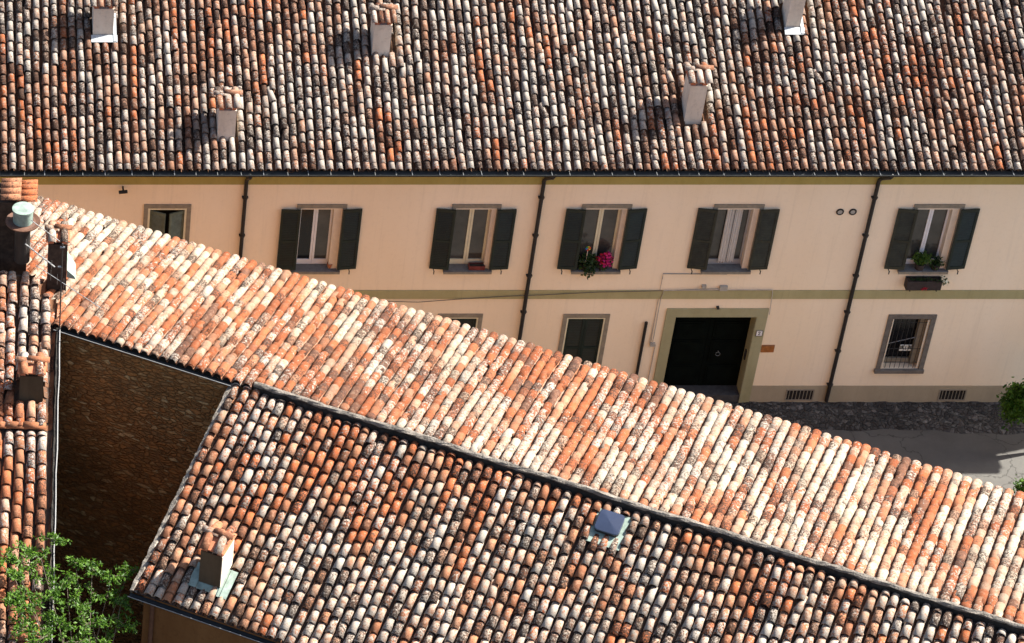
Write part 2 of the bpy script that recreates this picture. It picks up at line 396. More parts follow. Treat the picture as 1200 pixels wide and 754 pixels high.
def tile_roof(parent, O, A, U, NN, a0, a1, s0, s1, pitch, expo, cov_mat, pan_mat, keep=None, names=('roof_tiles', 'channel_tiles'), seed=1, L=.42, rl=.083, ru=.064, zl=.066, zu=.020, t=.016, amp=.012, rough=1.0, s1f=None, s0f=None, hl=1.0, pan_depth=.085, bias=None, plug=False):
    rg = np.random.default_rng(seed)
    cov = []; ct = []; pan = []; pt = []; plugs = []
    n = int((a1 - a0) / pitch)
    wave = 0.0
    for i in range(n + 1):
        a = a0 + i * pitch
        wave += rg.normal(0, .05); wave *= .9
        colr = rg.normal(0, 1, 3)
        top = s1f(a) if s1f else s1
        bot = s0f(a) if s0f else s0
        for kind in (0, 1):
            aa = a + (pitch / 2 if kind else 0)
            s = bot + (rg.normal(0, .012)) + (0 if kind == 0 else .01)
            first = expo * (1 + (wave if kind == 0 else -wave)) * rg.uniform(.55, 1.0)
            j = 0; cdx = rg.normal(0, .006)
            while s < top - .06:
                if keep is None or keep(aa, s + .2):
                    ya = rg.normal(0, .022) * rough + (rg.normal(0, .11) if rg.uniform() < .018 else 0); ro = rg.normal(0, .06) * rough; pi_ = rg.normal(0, .012) * rough
                    dx = cdx + rg.normal(0, .005) * rough + .013 * math.sin(s * 1.3 + i * .7) + .010 * math.sin(s * .7 + i * .16 + seed)
                    U2 = U * math.cos(ya) + A * math.sin(ya); A2 = A * math.cos(ya) - U * math.sin(ya)
                    N2 = NN * math.cos(ro) + A2 * math.sin(ro); A2 = A2 * math.cos(ro) - NN * math.sin(ro)
                    U2 = U2 + N2 * pi_
                    sc = rg.normal(1, .035)
                    Lt = min(L, top - s) / L
                    P = O + A * (aa + dx) + U * s + NN * (sag(aa, s, amp, seed) + rg.normal(0, .003) * rough)
                    if kind == 0:
                        cov.append((P, A2 * sc, U2 * Lt, N2 * sc)); e_ = rg.normal(0, 1, 3)
                        if plug and s + L > top and aa > .06: plugs.append((P + U2 * (top - s - .012), A2 * sc, N2 * sc))
                        colr = colr * .55 + e_ * .83
                        ct.append([min(.999, max(.001, gcdf(.86 * colr[q] + .5 * drift(aa, s, seed * 1.3 + q * 2.7) + (bias(aa, s) if bias and q == 0 else 0)))) for q in range(3)])
                    else:
                        pan.append((P, A2, U2 * (Lt if s + L < top else Lt * .80), N2)); pt.append(rg.uniform(0, 1, 3))
                s += first if j == 0 else max(.12, rg.normal(expo, expo * .09))
                j += 1
    o1 = emit(names[0], cov_mat, cover_template(L, rl, ru, hl=hl, zl=zl, zu=zu, t=t), cov, np.array(ct), parent)
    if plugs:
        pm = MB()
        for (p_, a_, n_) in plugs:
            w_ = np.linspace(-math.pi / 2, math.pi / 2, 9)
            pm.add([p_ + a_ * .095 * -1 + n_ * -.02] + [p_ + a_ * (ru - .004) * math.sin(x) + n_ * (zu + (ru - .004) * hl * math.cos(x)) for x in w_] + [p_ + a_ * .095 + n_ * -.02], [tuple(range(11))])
        fix_child(pm.build('hollow_shade_plug', 'hollow_shade_black', None), o1)  # black end plugs, shade of the tile hollows painted as faces
    o2 = emit(names[1], pan_mat, pan_template(L, pitch * .5, pan_depth), pan, np.array(pt), o1) if pan else None
    if o2:
        o2.parent = o1; o2.matrix_parent_inverse = Matrix.Translation(world_loc(parent)).inverted() if False else Matrix.Identity(4)
        fix_child(o2, o1)
    return o1
def fix_child(c, p):
    """c is built in world coordinates; keep it there under a mesh parent p (itself in world coordinates)"""
    c.parent = p; c.matrix_parent_inverse = Matrix.Identity(4)
    # p's own matrix is identity in world space (parent translation cancelled by its inverse)

def subs(mb, name, mat, parent, k=1):
    for m in mb.split(k): sub(m, name, mat, parent)
def sub(mb, name, mat, parent, **k):
    o = mb.build(name, mat, None, **k); fix_child(o, parent); return o
def one_tile(P, A, U, NN, L=.45, r=.09, mat='weathered_tile', name='cap_tile', parent=None, tint=None):
    o = emit(name, mat, cover_template(1.0, r, r * .86), [(np.array(P), np.array(A), np.array(U) * L, np.array(NN))], np.array([tint or rng.uniform(0, 1, 3)]), None)
    if parent: fix_child(o, parent)
    return o
X_ = np.array([1.0, 0, 0]); Y_ = np.array([0, 1.0, 0]); Z_ = np.array([0, 0, 1.0])

# ------------------------------------------------------------------ ground
GX = 400
struct(MB().quad((-GX, -GX, -.12), (GX, -GX, -.12), (GX, GX, -.12), (-GX, GX, -.12)).build('ground', 'earth'))
struct(MB().quad((-6, -22, -.116), (60, -22, -.116), (60, .3, -.116), (-6, .3, -.116)).build('road', 'asphalt'))
# rough stone strip along the foot of the facade
mb = MB(); nx, ny = 300, 12
x0, x1 = -3.0, 34.0; vs = []; fs = []
def n2(x, y, s):
    return math.sin(x * 3.1 * s + y * 1.7 * s + 1.3) * math.sin(y * 4.3 * s - x * 1.9 * s + .4)
for i in range(nx + 1):
    x = x0 + (x1 - x0) * i / nx
    wdt = .62 + .035 * max(0, x - 15) + .05 * math.sin(x * 1.7) + .03 * math.sin(x * 5.1)
    for j in range(ny + 1):
        t = j / ny
        z = .012 - .03 * t + .022 * n2(x * 2.2, t * 4, 1) + .018 * n2(x * 5, t * 8, 1.3) + random.uniform(-.008, .008)
        y = .01 - wdt * t
        if j == ny: z = -.118; y -= .03
        vs.append((x, y, z))
for i in range(nx):
    for j in range(ny):
        a = i * (ny + 1) + j; fs.append((a, a + 1, a + ny + 2, a + ny + 1))
struct(mb.add(vs, fs).build('pavement', 'cobbles'))

# ------------------------------------------------------------------ LONG HOUSE
HX0, HX1 = -3.0, 34.0
house = thing('long_house', 'long two storey peach house with green shutters and a wide weathered tile roof', 'house', (15.0, 4.0, 0.0))
ZT = 7.60
ztop, zbot = FZ(243.6), FZ(315.6)       # upper openings
upper = [(352.7, 401.5), (534.4, 582.1), (686.4, 735.2), (841.0, 890.0), (1075.3, 1124.6)]
openings = []
UP = []
for l, r in upper:
    xa, xb = FX(l, 244.6), FX(r, 245.6); UP.append((xa, xb)); openings.append((xa, xb, zbot, ztop))
W1 = (FX(173.5, 246), FX(219, 246), FZ(316), FZ(243.7)); openings.append(W1)
LW = [(FX(517.5, 372), FX(560.7, 372), FZ(440), FZ(371.7)), (FX(664.7, 372), FX(709.6, 372), FZ(440), FZ(372))]
openings += LW
BW = (FX(1045.5, 374), FX(1091.0, 374), FZ(432), FZ(373)); openings.append(BW)
DR = (FX(791.8, 371), FX(886.5, 371), 0.0, FZ(370.9)); openings.append(DR)
xs = sorted({HX0, HX1, *[o[0] for o in openings], *[o[1] for o in openings]}); zs = sorted({0.0, ZT, *[o[2] for o in openings], *[o[3] for o in openings]})
mb = MB()
for i in range(len(xs) - 1):
    for j in range(len(zs) - 1):
        cx, cz = (xs[i] + xs[i + 1]) / 2, (zs[j] + zs[j + 1]) / 2
        if any(o[0] < cx < o[1] and o[2] < cz < o[3] for o in openings): continue
        mb.quad((xs[i], 0, zs[j]), (xs[i + 1], 0, zs[j]), (xs[i + 1], 0, zs[j + 1]), (xs[i], 0, zs[j + 1]))
for (a, b, c, d) in openings:
    D = .5
    mb.quad((a, 0, c), (a, 0, d), (a, D, d), (a, D, c)); mb.quad((b, 0, c), (b, D, c), (b, D, d), (b, 0, d))
    mb.quad((a, 0, d), (b, 0, d), (b, D, d), (a, D, d)); mb.quad((a, 0, c), (a, D, c), (b, D, c), (b, 0, c))
mb.quad((HX0, 0, 0), (HX0, 0, ZT), (HX0, 13, ZT), (HX0, 13, 0)); mb.quad((HX1, 0, 0), (HX1, 13, 0), (HX1, 13, ZT), (HX1, 0, ZT)); mb.quad((HX0, 13, 0), (HX0, 13, ZT), (HX1, 13, ZT), (HX1, 13, 0))
wall = mb.build('wall', 'peach_plaster', house)
mb = MB().box(HX0 + .1, HX1 - .1, .52, .56, .05, ZT - .1)
mb.build('interior', 'room_dark', house)
MB().box(HX0, HX1, -.012, -.001, FZ(216.3), 7.5).build('eave_band', 'olive_paint', house)
MB().box(HX0, HX1, -.03, -.001, FZ(349.7), FZ(341.0, -.03)).build('string_course', 'course_paint', house)
zp = FZ(452)
DS0, DS1 = FX(781.7, 361.2), FX(901.1, 361.2)
for q0, q1 in ((HX0, DS0 - .003), (DS1 + .003, HX1)): MB().box(q0, q1, -.02, -.001, 0, zp).build('plinth', 'plinth_paint', house)
# roof
PIT = R_(25)
EY = -.52
EZ = onY(600, 198.6, EY)[2] - .07
RU = np.array([0, math.cos(PIT), math.sin(PIT)]); RN = np.array([0, -math.sin(PIT), math.cos(PIT)])
RO = np.array([0.0, EY, EZ])
RL = 7.6
# chimneys on the long roof: front-left/right pixel at the foot, foot v, front height
CH = [(108.6, 132.5, 42.5, .78, 0), (435.8, 456.3, 61.3, .78, 1), (254.6, 275.2, 160.6, .76, 1), (802.0, 822.0, 140.5, .98, 1), (920.3, 937.2, 33.5, .95, 0)]
chs = []
for (l, r, v, h, fl) in CH:
    p = onP((l + r) / 2, v, RO + RN * .07, RN); pl = onY(l, v, p[1]); pr = onY(r, v, p[1])
    chs.append((pl[0], pr[0], p[1], p[2], h, fl))
def keep_long(a, s):
    P = RO + X_ * a + RU * s
    for (xa, xb, y, z, h, fl) in chs:
        if xa - .05 < a < xb + .07 and y - .10 < P[1] < y + .62: return False
    return True
roof = tile_roof(house, RO, X_, RU, RN, HX0 - .1, HX1 + .1, 0, RL, .2085, .300, 'weathered_tile', 'pan_tile', keep_long, seed=11)
ridgeP = RO + RU * RL
mb = MB()
mb.add([RO + X_ * HX0 - RN * .05 + RU * .03, RO + X_ * HX1 - RN * .05 + RU * .03, ridgeP + X_ * HX1 - RN * .05, ridgeP + X_ * HX0 - RN * .05,
        (HX0, 2 * ridgeP[1] - EY, EZ), (HX1, 2 * ridgeP[1] - EY, EZ)], [(0, 1, 2, 3), (3, 2, 5, 4)])
sub(mb, 'roof_deck', 'deck_dark', roof)
T = []
x = HX0
while x < HX1:
    T.append((ridgeP + X_ * x + Z_ * .02, np.array([0, 1.2, 0]), X_, Z_ * 1.2)); x += .38
o = emit('ridge_tiles', 'weathered_tile', cover_template(.45, .095, .085), T, rng.uniform(0, 1, (len(T), 3)), house)
# soffit and rafters under the eave
MB().box(HX0, HX1, EY + .02, 0, EZ - .16, EZ - .12).build('soffit', 'olive_paint', house)
# gutter: half round trough with bracket straps
gz = FZ(207.2, EY - .08) + .0
gy = EY - .07
mb = MB(); vs = []; fs = []; n = 12
for xx in (HX0, HX1):
    for k in range(n + 1):
        w = math.pi + math.pi * k / n
        vs.append((xx, gy + .085 * math.cos(w), gz + .09 + .09 * math.sin(w)))
for k in range(n): fs.append((k, k + 1, n + 2 + k, n + 1 + k))
mb.add(vs, fs)
mb.tube([(HX0, gy - .088, gz + .092), (HX1, gy - .088, gz + .092)], .012, 6)
gutter = mb.build('gutter', 'gutter_metal', house)
mb = MB()
for i in range(int((HX1 - HX0) / .52)):
    xx = HX0 + .3 + i * .52 + random.uniform(-.1, .1)
    mb.box(xx - .008, xx + .008, gy - .10, gy + .09, gz + .100, gz + .106)
subs(mb, 'gutter_strap', 'galvanised', gutter)
# downpipes
for (u, vb, elbow) in ((288.6, 471, 0), (637.0, 471, 1), (1028.8, 471, 1)):
    xx = FX(u, 216.7, -.07)
    zb = .08
    mb = MB()
    mb.tube([(xx + (.10 if elbow else .02), gy, gz + .02), (xx + (.08 if elbow else .02), gy + .05, gz - .08), (xx + .02, -.14, gz - .40), (xx, -.075, gz - .52), (xx, -.07, gz - .6), (xx, -.07, zb)], .048, 10)
    p = mb.build('downpipe', 'pipe_metal', house, smooth=False)
    c = MB()
    for zz in (6.5, 5.35, 4.1, 2.95, 1.7, .6):
        c.tube([(xx, -.07, zz), (xx, -.07, zz + .05)], .062, 10); c.box(xx - .075, xx + .075, -.075, 0, zz + .012, zz + .038)
    subs(c, 'pipe_clip', 'iron', p, 2)

# chimneys
def chimney(parent, xa, xb, y, z, h, flash, O=None, A=X_, B=Y_, depth=.56, mat='chimney_plaster', tiles=3, pitch=PIT, tmat='weathered_tile', ridge2=False, capw=.10, name='chimney', frontmat=None):
    """plastered stack with vents and a little tiled hat; A = along the front, B = away from the camera"""
    w = xb - xa
    if O is None: O = np.array([xa, y, z])
    body = MB().obox(O, A, B, Z_, (0, w), (0, depth), (-.9, h)).build(name, mat, parent)
    # slots: four corner bricks
    m = MB()
    for i, j in ((0, 0), (1, 0), (0, 1), (1, 1)):
        m.obox(O, A, B, Z_, ((.01, .12) if i == 0 else (w - .12, w - .01)), ((.02, .13) if j == 0 else (depth - .13, depth - .02)), (h, h + .10))
    subs(m, 'vent_brick', 'brick_red', body)
    sub(MB().obox(O, A, B, Z_, (.13, w - .13), (.14, depth - .14), (h - .01, h + .075)), 'flue', 'room_dark', body)
    hh = h + .10
    q = R_(24)
    ov = .07
    m = MB(); m.obox(O, A, B, Z_, (-.05, w + .05), (-ov + .03, depth + ov - .03), (hh, hh + .03))
    mid = depth / 2; rise = math.tan(q) * (mid + ov)
    P = lambda a, b, c: O + A * a + B * b + Z_ * c
    m.add([P(-.04, -ov + .04, hh + .03), P(w + .04, -ov + .04, hh + .03), P(w + .04, depth + ov - .04, hh + .03), P(-.04, depth + ov - .04, hh + .03), P(-.04, mid, hh + rise), P(w + .04, mid, hh + rise)],
          [(0, 1, 5, 4), (2, 3, 4, 5), (0, 4, 3), (1, 2, 5)])
    sub(m, 'cap_slab', 'brick_red', body)
    Tl = []
    ww = w + 2 * capw
    U1 = B * math.cos(q) + Z_ * math.sin(q); N1 = -B * math.sin(q) + Z_ * math.cos(q)
    U2 = -B * math.cos(q) + Z_ * math.sin(q); N2 = B * math.sin(q) + Z_ * math.cos(q)
    Ls = (mid + ov) / math.cos(q) / .42
    rr = ww / tiles / .184 * .86 * .5 * 2 / 1.0
    for i in range(tiles):
        ax = -capw + ww * (i + .5) / tiles
        Tl.append((P(ax, -ov - .03, hh - .005), A * min(1, rr), U1 * (Ls + .03), N1 * min(1, rr)))
        Tl.append((P(ax, depth + ov + .03, hh - .005), -A * min(1, rr), U2 * (Ls + .03), N2 * min(1, rr)))
    o = emit('cap_tiles', tmat, cover_template(.42, .092, .078), Tl, rng.uniform(0, .92, (len(Tl), 3)), None); fix_child(o, body)
    rl = ww * .62
    Tr = [(P(-capw - .04, mid, hh + rise + .005), B, A * (rl / .42), Z_), (P(-capw - .04 + rl * .68, mid + .02, hh + rise + .02), B * .95, A * ((ww + .08 - rl * .68) / .42), Z_)]
    o = emit('ridge_tile', tmat, cover_template(.42, .085, .080), Tr, np.array([[.3, .5, .6], [.72, .2, .8]]), None); fix_child(o, body)
    if flash:
        pass
    return body
def apron(body, O, A, U, NN, w, mat, l=.16, side=.14):
    m = MB().obox(O, A, U, NN, (-.04, w + .10), (-l, .02), (.10, .115))
    m.obox(O, A, U, NN, (w + .003, w + side), (-l + .02, .62), (.117, .130))
    subs(m, 'flashing', mat, body)
for k, (xa, xb, y, z, h, fl) in enumerate(chs):
    b = chimney(house, xa, xb, y, z, h, fl, tiles=4 if k in (1, 0) else 3)
    if k in (0, 4): apron(b, np.array([xa, y, z - .06]), X_, RU, RN, xb - xa, 'white_flashing', .18, .08)

# windows
def leaf(mb, slat, O, A, w, z0, z1, nn, sw=.06, th=.04):
    """louvred leaf in the plane spanned by A and Z, thickness along nn"""
    zm = z0 + (z1 - z0) * .475
    for (a, b, c, d) in ((0, sw, z0, z1), (w - sw, w, z0, z1), (sw, w - sw, z0, z0 + .09), (sw, w - sw, z1 - .08, z1), (sw, w - sw, zm - .035, zm + .035)):
        mb.obox(O, A, nn, Z_, (a, b), (0, th), (c, d))
    for (c, d) in ((z0 + .09, zm - .035), (zm + .035, z1 - .08)):
        n = int((d - c) / .05)
        for i in range(n):
            zz = c + (i + .5) * (d - c) / n
            p = [O + A * a + nn * b + Z_ * e for a in (sw, w - sw) for (b, e) in ((.030, zz - .022), (.008, zz + .022))]
            q = [x + nn * .004 + Z_ * .006 for x in p]
            slat.hexa([p[0], p[2], p[3], p[1], q[0], q[2], q[3], q[1]])
SH_TOP, SH_BOT = FZ(245.0, -.05), FZ(314.6, -.05)
def shutter_pair(win, xa, xb, mat, wl=.47, wr=.46, matr=None, tl=.045, trr=.045):
    for side, w, mt, t in ((-1, wl, mat, tl), (1, wr, matr or mat, trr)):
        hinge = np.array([xa - .005 if side < 0 else xb + .005, -.085, 0.0])
        ang = math.asin(min(.9, t / w))
        A = np.array([side * math.cos(ang), math.sin(ang), 0.0]); nn = np.array([math.sin(ang) * side * -1, -math.cos(ang), 0]) * -1
        nn = np.array([0, -1.0, 0]) if abs(ang) < .001 else np.array([-side * -math.sin(ang), -math.cos(ang), 0])
        m = MB(); s = MB(); leaf(m, m, hinge, A, w, SH_BOT, SH_TOP, nn)
        o = sub(m, 'shutter', mt, win)
        # stay hook on the wall
        hx = hinge[0] + side * (w * .72)
    st = MB()
    for hx in (xa - .36, xb + .30):
        st.box(hx - .008, hx + .008, -.13, -.002, SH_BOT - .05, SH_BOT - .035); st.box(hx - .012, hx + .012, -.14, -.125, SH_BOT - .12, SH_BOT - .02)
    subs(st, 'shutter_stay', 'iron', win, 2)
def surround(parent, xa, xb, z0, z1, top=.11, side=.10, mat='window_stone', full=False, sill=True):
    m = MB()
    m.box(xa - side, xb + side, -.03, -.001, z1, z1 + top)
    m.box(xa - side, xa - .001, -.03, -.001, z0, z1 - .001); m.box(xb + .001, xb + side, -.03, -.001, z0, z1 - .001)
    o = m.build('window', mat, parent)
    if sill:
        s = MB().box(xa - .12, xb + .08, -.10, -.002, z0 - .055, z0 + .004); s.box(xa + .001, xb - .001, -.004, .35, z0 - .02, z0 + .006)
        sub(s, 'sill', mat if full else 'sill_slate', o)
        l = MB().box(xa - .118, xb + .078, -.112, -.102, z0 - .075, z0 - .01); sub(l, 'sill_edge', 'window_stone', o)
    return o
def casement(win, xa, xb, z0, z1, mat, glassL, glassR, yf=.25, panel=.22, mull=.10, bottom=.16, left=.05, paneloff=0):
    fr = MB(); y0, y1 = yf - .05, yf
    xr = xb - panel; xm = (xa + xr) / 2 + .0
    fr.box(xa + .001, xa + left, y0, y1, z0 + .001, z1 - .001); fr.box(xr - .045, xr, y0, y1, z0 + .001, z1 - .001)
    fr.box(xa + left, xr - .045, y0, y1, z1 - .05, z1 - .001); fr.box(xa + left, xr - .045, y0, y1, z0 + .008, z0 + .04)
    fr.box(xa + left, xm - mull / 2, y0 - .01, y1 - .01, z0 + .04, z0 + bottom); fr.box(xm + mull / 2, xr - .045, y0 - .01, y1 - .01, z0 + .04, z0 + bottom)
    fr.box(xm - mull / 2, xm - .004, y0 - .015, y1 - .01, z0 + .04, z1 - .05); fr.box(xm + .004, xm + mull / 2, y0 - .015, y1 - .01, z0 + .04, z1 - .05)
    sub(fr, 'frame', mat, win)
    for a, b, g in ((xa + left, xm - mull / 2, glassL), (xm + mull / 2, xr - .045, glassR)):
        sub(MB().box(a, b, yf - .03, yf - .022, z0 + bottom, z1 - .05), 'pane', g, win)
    # pale jamb lining on the right-hand side
    pn = MB().box(xr + .001, xb - .002, .02 + paneloff, yf + .02, z0 + .001, z1 - .001)
    sub(pn, 'jamb_lining', 'cream_panel', win)
    # pale strip above the frame
    sub(MB().box(xa + .002, xb - .003, -.012, .10, z1 - .045, z1 - .002), 'head_strip', 'cream_panel', win)
styles = [('white_wood', 'black_glass', 'glass', 'shutter_green'), ('cream_wood', 'glass', 'glass', 'shutter_green'), ('cream_wood', 'glass', 'glass', 'shutter_green'), ('grey_wood', 'glass', 'glass', 'shutter_worn'), ('white_wood', 'glass', 'glass', 'shutter_worn')]
WIN = []
for i, ((xa, xb), (fm, g1, g2, sm)) in enumerate(zip(UP, styles)):
    w = surround(house, xa, xb, zbot, ztop)
    casement(w, xa, xb, zbot, ztop, fm, g1, g2, panel=(.20, .11, .11, .13, .15)[i], mull=(.11, .11, .11, .08, .10)[i])
    shutter_pair(w, xa, xb, sm, matr='shutter_green' if i == 4 else None, tl=(.03, .06, .045, .075, .05)[i], trr=(.05, .035, .06, .03, .055)[i])
    WIN.append(w)
# white curtains blown over the sill of the fourth window
xa, xb = UP[3]
m = MB()
for (c0, c1) in ((.30, .49), (.49, .66)):
    n = 36; vs = []; fs = []
    for i in range(n + 1):
        t = i / n; x = xa + (xb - xa) * (c0 + (c1 - c0) * t); yy = .16 + .032 * math.sin(t * 3 * 2 * math.pi + c0 * 9)
        vs += [(x, yy, ztop - .05), (x, yy - .01, zbot + .10 + .02 * (c0 > .4))]
    for i in range(n): fs.append((2 * i, 2 * i + 1, 2 * i + 3, 2 * i + 2))
    m.add(vs, fs)
sub(m, 'curtain', 'curtain_cloth', WIN[3])
# first window with folding shutters ajar
xa, xb, z0, z1 = W1
w = surround(house, xa, xb, z0, z1)
sub(MB().box(xa + .001, xa + .05, -.02, .12, z0, z1 - .05).box(xb - .05, xb - .001, -.02, .12, z0, z1 - .05).box(xa + .001, xb - .001, -.02, .12, z1 - .05, z1 - .001), 'frame', 'cream_wood', w)
for side in (1, -1):
    O = np.array([xa + .06 if side > 0 else xb - .06, .06, 0.0]); ang = R_(24)
    A = np.array([side * math.cos(ang), -math.sin(ang), 0]); nn = np.array([side * math.sin(ang) * -1, -math.cos(ang), 0])
    m = MB(); leaf(m, m, O, A, .40, z0 + .03, z1 - .10, nn)
    sub(m, 'shutter', 'shutter_ajar', w)
# ground floor windows with closed shutters
for (xa, xb, z0, z1) in LW:
    w = surround(house, xa, xb, z0, z1)
    sub(MB().box(xa + .001, xa + .035, -.02, .10, z0, z1 - .035).box(xb - .035, xb - .001, -.02, .10, z0, z1 - .035).box(xa + .001, xb - .001, -.02, .10, z1 - .035, z1 - .001), 'frame', 'cream_wood', w)
    xm = (xa + xb) / 2
    for a, b in ((xa + .037, xm - .004), (xm + .004, xb - .037)):
        m = MB(); leaf(m, m, np.array([a, .06, 0.0]), X_, b - a, z0 + .02, z1 - .04, -Y_)
        sub(m, 'shutter', 'shutter_green', w)
# barred window
xa, xb, z0, z1 = BW
m = MB()
m.box(xa - .11, xb + .12, -.035, -.001, z1, z1 + .12); m.box(xa - .11, xa - .001, -.035, -.001, z0, z1 - .001); m.box(xb + .001, xb + .12, -.035, -.001, z0, z1 - .001)
w = m.build('window', 'grey_stone', house)
sub(MB().box(xa - .14, xb + .13, -.09, .34, z0 - .10, z0 - .001), 'sill', 'grey_stone', w)
m = MB()
m.box(xa + .03, xa + .055, .0, .02, z0 + .01, z1 - .02); m.box(xb - .06, xb - .02, .0, .02, z0 + .01, z1 - .06)
subs(m, 'bar_frame', 'cream_panel', w)
m = MB(); nb = 7
for i in range(nb):
    x = xa + .13 + (xb - xa - .26) * i / (nb - 1); m.tube([(x, .03, z0), (x, .03, z1)], .007, 6)
for zz in (z0 + .18, z0 + .62, z1 - .16): m.tube([(xa, .03, zz), (xb, .03, zz)], .008, 6)
sub(m, 'bars', 'iron', w)
m = MB(); zc = z0 + (z1 - z0) * .44
m.tube([(xa + .05, .10, zc), (xb - .22, .10, zc + .22)], .011, 6); m.tube([(xb - .22, .10, zc + .22), (xb - .22, .10, z0 + .22)], .010, 6)
sub(m, 'rod', 'pale_metal', w)
m = MB(); m.box(xa + .05, xb - .22, .20, .26, z0 + .05, z0 + .17); m.box(xb - .20, xb - .02, .14, .26, z0 + .04, z1 - .04); subs(m, 'frame', 'window_stone', w)
sub(MB().box(xa + .02, xb - .21, .28, .29, z0 + .02, z1 - .02), 'pane', 'black_glass', w)
# notice in the window: three pale panes with dark marks
nx0, nz0 = FX(1053.2, 411, .2), FZ(411, .2)
nw, nh = FX(1067.2, 411, .2) - nx0, FZ(404, .2) - FZ(411, .2)
nt_ = MB()
for i in range(3): nt_.box(nx0 + nw * (i / 3 + .02), nx0 + nw * ((i + 1) / 3 - .02), .19, .2, nz0, nz0 + nh)
subs(nt_, 'notice', 'sign_paper', w)
m = MB()
m.box(nx0 + nw * .16, nx0 + nw * .28, .184, .188, nz0 + nh * .42, nz0 + nh * .9); m.box(nx0 + nw * .05, nx0 + nw * .12, .184, .188, nz0 + nh * .3, nz0 + nh * .85)
m.box(nx0 + nw * .47, nx0 + nw * .53, .184, .188, nz0 + nh * .15, nz0 + nh * .85)
m.box(nx0 + nw * .72, nx0 + nw * .84, .184, .188, nz0 + nh * .42, nz0 + nh * .9); m.box(nx0 + nw * .88, nx0 + nw * .95, .184, .188, nz0 + nh * .3, nz0 + nh * .85)
sub(m, 'lettering', 'ink', w)

# entrance
xa, xb, z0, z1 = DR
m = MB()
m.box(DS0, DS1, -.04, -.001, z1, FZ(361.4)); m.box(DS0, xa - .001, -.04, -.001, 0, z1 - .001); m.box(xb + .001, DS1, -.04, -.001, 0, z1 - .001)
m.box(xa, xa + .002, 0, .42, .15, z1 - .002); m.box(xb - .006, xb - .002, -.002, .42, .15, z1 - .002); m.box(xa, xb, 0, .42, z1 - .006, z1 - .002)
dr = m.build('doorway', 'door_stone', house)
xm = (xa + xb) / 2
for a, b in ((xa + .006, xm - .004), (xm + .004, xb - .006)):
    m = MB(); m.box(a, b, .36, .42, .24, z1 - .008)
    for (c, d) in ((.34, .95), (1.05, 1.75), (1.85, 2.35)):
        m.box(a + .12, b - .12, .335, .359, c, d); m.box(a + .17, b - .17, .32, .334, c + .05, d - .05)
    sub(m, 'door_leaf', 'door_wood', dr)
kx, kz = FX(841.4, 413, .3), FZ(413, .3)
m = MB().ring((kx, .29, kz - .05), (1, 0, 0), (0, 0, 1), .055, .009); m.tube([(kx, .34, kz + .03), (kx, .28, kz + .03)], .018, 8)
sub(m, 'knocker', 'galvanised', dr)
sub(MB().box(xa, xb, -.02, .44, .0, .235), 'doorstep', 'step_stone', dr)
ix, iz = FX(873.5, 416, .15), FZ(416, .15)
sub(MB().box(xb - .04, xb - .007, .12, .20, iz - .15, iz + .15), 'entry_phone', 'iron', dr)
lx, lz = FX(840.7, 360), FZ(360)
sub(MB().box(lx - .03, lx + .03, -.09, -.001, lz - .01, lz + .04), 'door_lamp', 'iron', dr)

# ventilation grilles in the plinth
for (u0, u1) in ((921.5, 954.5), (1101.0, 1133.0)):
    a, b = FX(u0, 457), FX(u1, 457); c, d = FZ(471, -.02) + .05, FZ(456.5, -.02)
    c = max(c, .05)
    m = MB(); m.box(a, b, -.034, -.021, c, c + .03); m.box(a, b, -.034, -.021, d - .03, d); m.box(a, a + .03, -.034, -.021, c + .03, d - .03); m.box(b - .03, b, -.034, -.021, c + .03, d - .03)
    for i in range(1, 8):
        x = a + (b - a) * i / 8; m.box(x - .008, x + .008, -.032, -.022, c + .03, d - .03)
    g = m.build('vent_grille', 'window_stone', house)
    sub(MB().box(a + .02, b - .02, -.0209, -.0203, c + .02, d - .02), 'vent_opening', 'room_dark', g)
# round wall vents
for u in (984.3, 999.3):
    x, z = FX(u, 248.3), FZ(248.3)
    m = MB().ring((x, -.01, z), (1, 0, 0), (0, 0, 1), .075, .022)
    o = m.build('round_vent', 'pipe_metal', house)
    d = MB().tube([(x, -.02, z), (x, -.002, z)], .07, 16); sub(d, 'vent_cover', 'box_grey', o)
# wall lamp / camera on the left
x, z = FX(144, 219), FZ(219)
m = MB().box(x - .02, x + .02, -.16, -.001, z - .02, z + .02); m.tube([(x - .10, -.16, z - .05), (x + .10, -.18, z - .01)], .045, 8)
m.build('wall_lamp', 'iron', house)
# cables and boxes
def cable(pts, r, mat): return MB().tube([(FX(u, v, -.02), -.02, FZ(v, -.02)) for u, v in pts], r, 6).build('cable', mat, house)
def cable2(pts, r, mat, y): return MB().tube([(FX(u, v, y), y, FZ(v, y)) for u, v in pts], r, 6).build('cable', mat, house)
cable([(852, 321.6), (777, 321.0), (776.2, 327)], .010, 'pale_metal'); cable([(776.2, 327), (771.5, 350), (762.5, 402)], .008, 'cable_grey')
cable2([(905.7, 340.0), (842, 339.8), (778, 340.6), (774, 352), (764.8, 402)], .012, 'cable_grey', -.045)
cable([(771.5, 350), (766, 380), (761, 402)], .008, 'cable_grey'); cable([(768, 404), (764, 425), (759.5, 446)], .012, 'cable_grey')
cable2([(905.7, 340.0), (903.6, 355), (901.5, 369)], .009, 'cable_grey', -.045); cable2([(842, 338.3), (806, 339.6), (778, 341.2)], .006, 'pale_metal', -.05)
cable2([(440, 353.0), (490, 354.3), (546.7, 350.2), (590, 347.6), (640, 345.6), (700, 342.6), (776, 341)], .009, 'cable_dark', -.06)
for (u0, u1, v0, v1) in ((842.5, 851.5, 334.2, 339.2), (822.0, 826.8, 333.5, 336.6), (761.2, 766.5, 401, 404.5)):
    MB().box(FX(u0, v1), FX(u1, v1), -.07, -.001, FZ(v1), FZ(v0)).build('junction_box', 'box_grey', house)
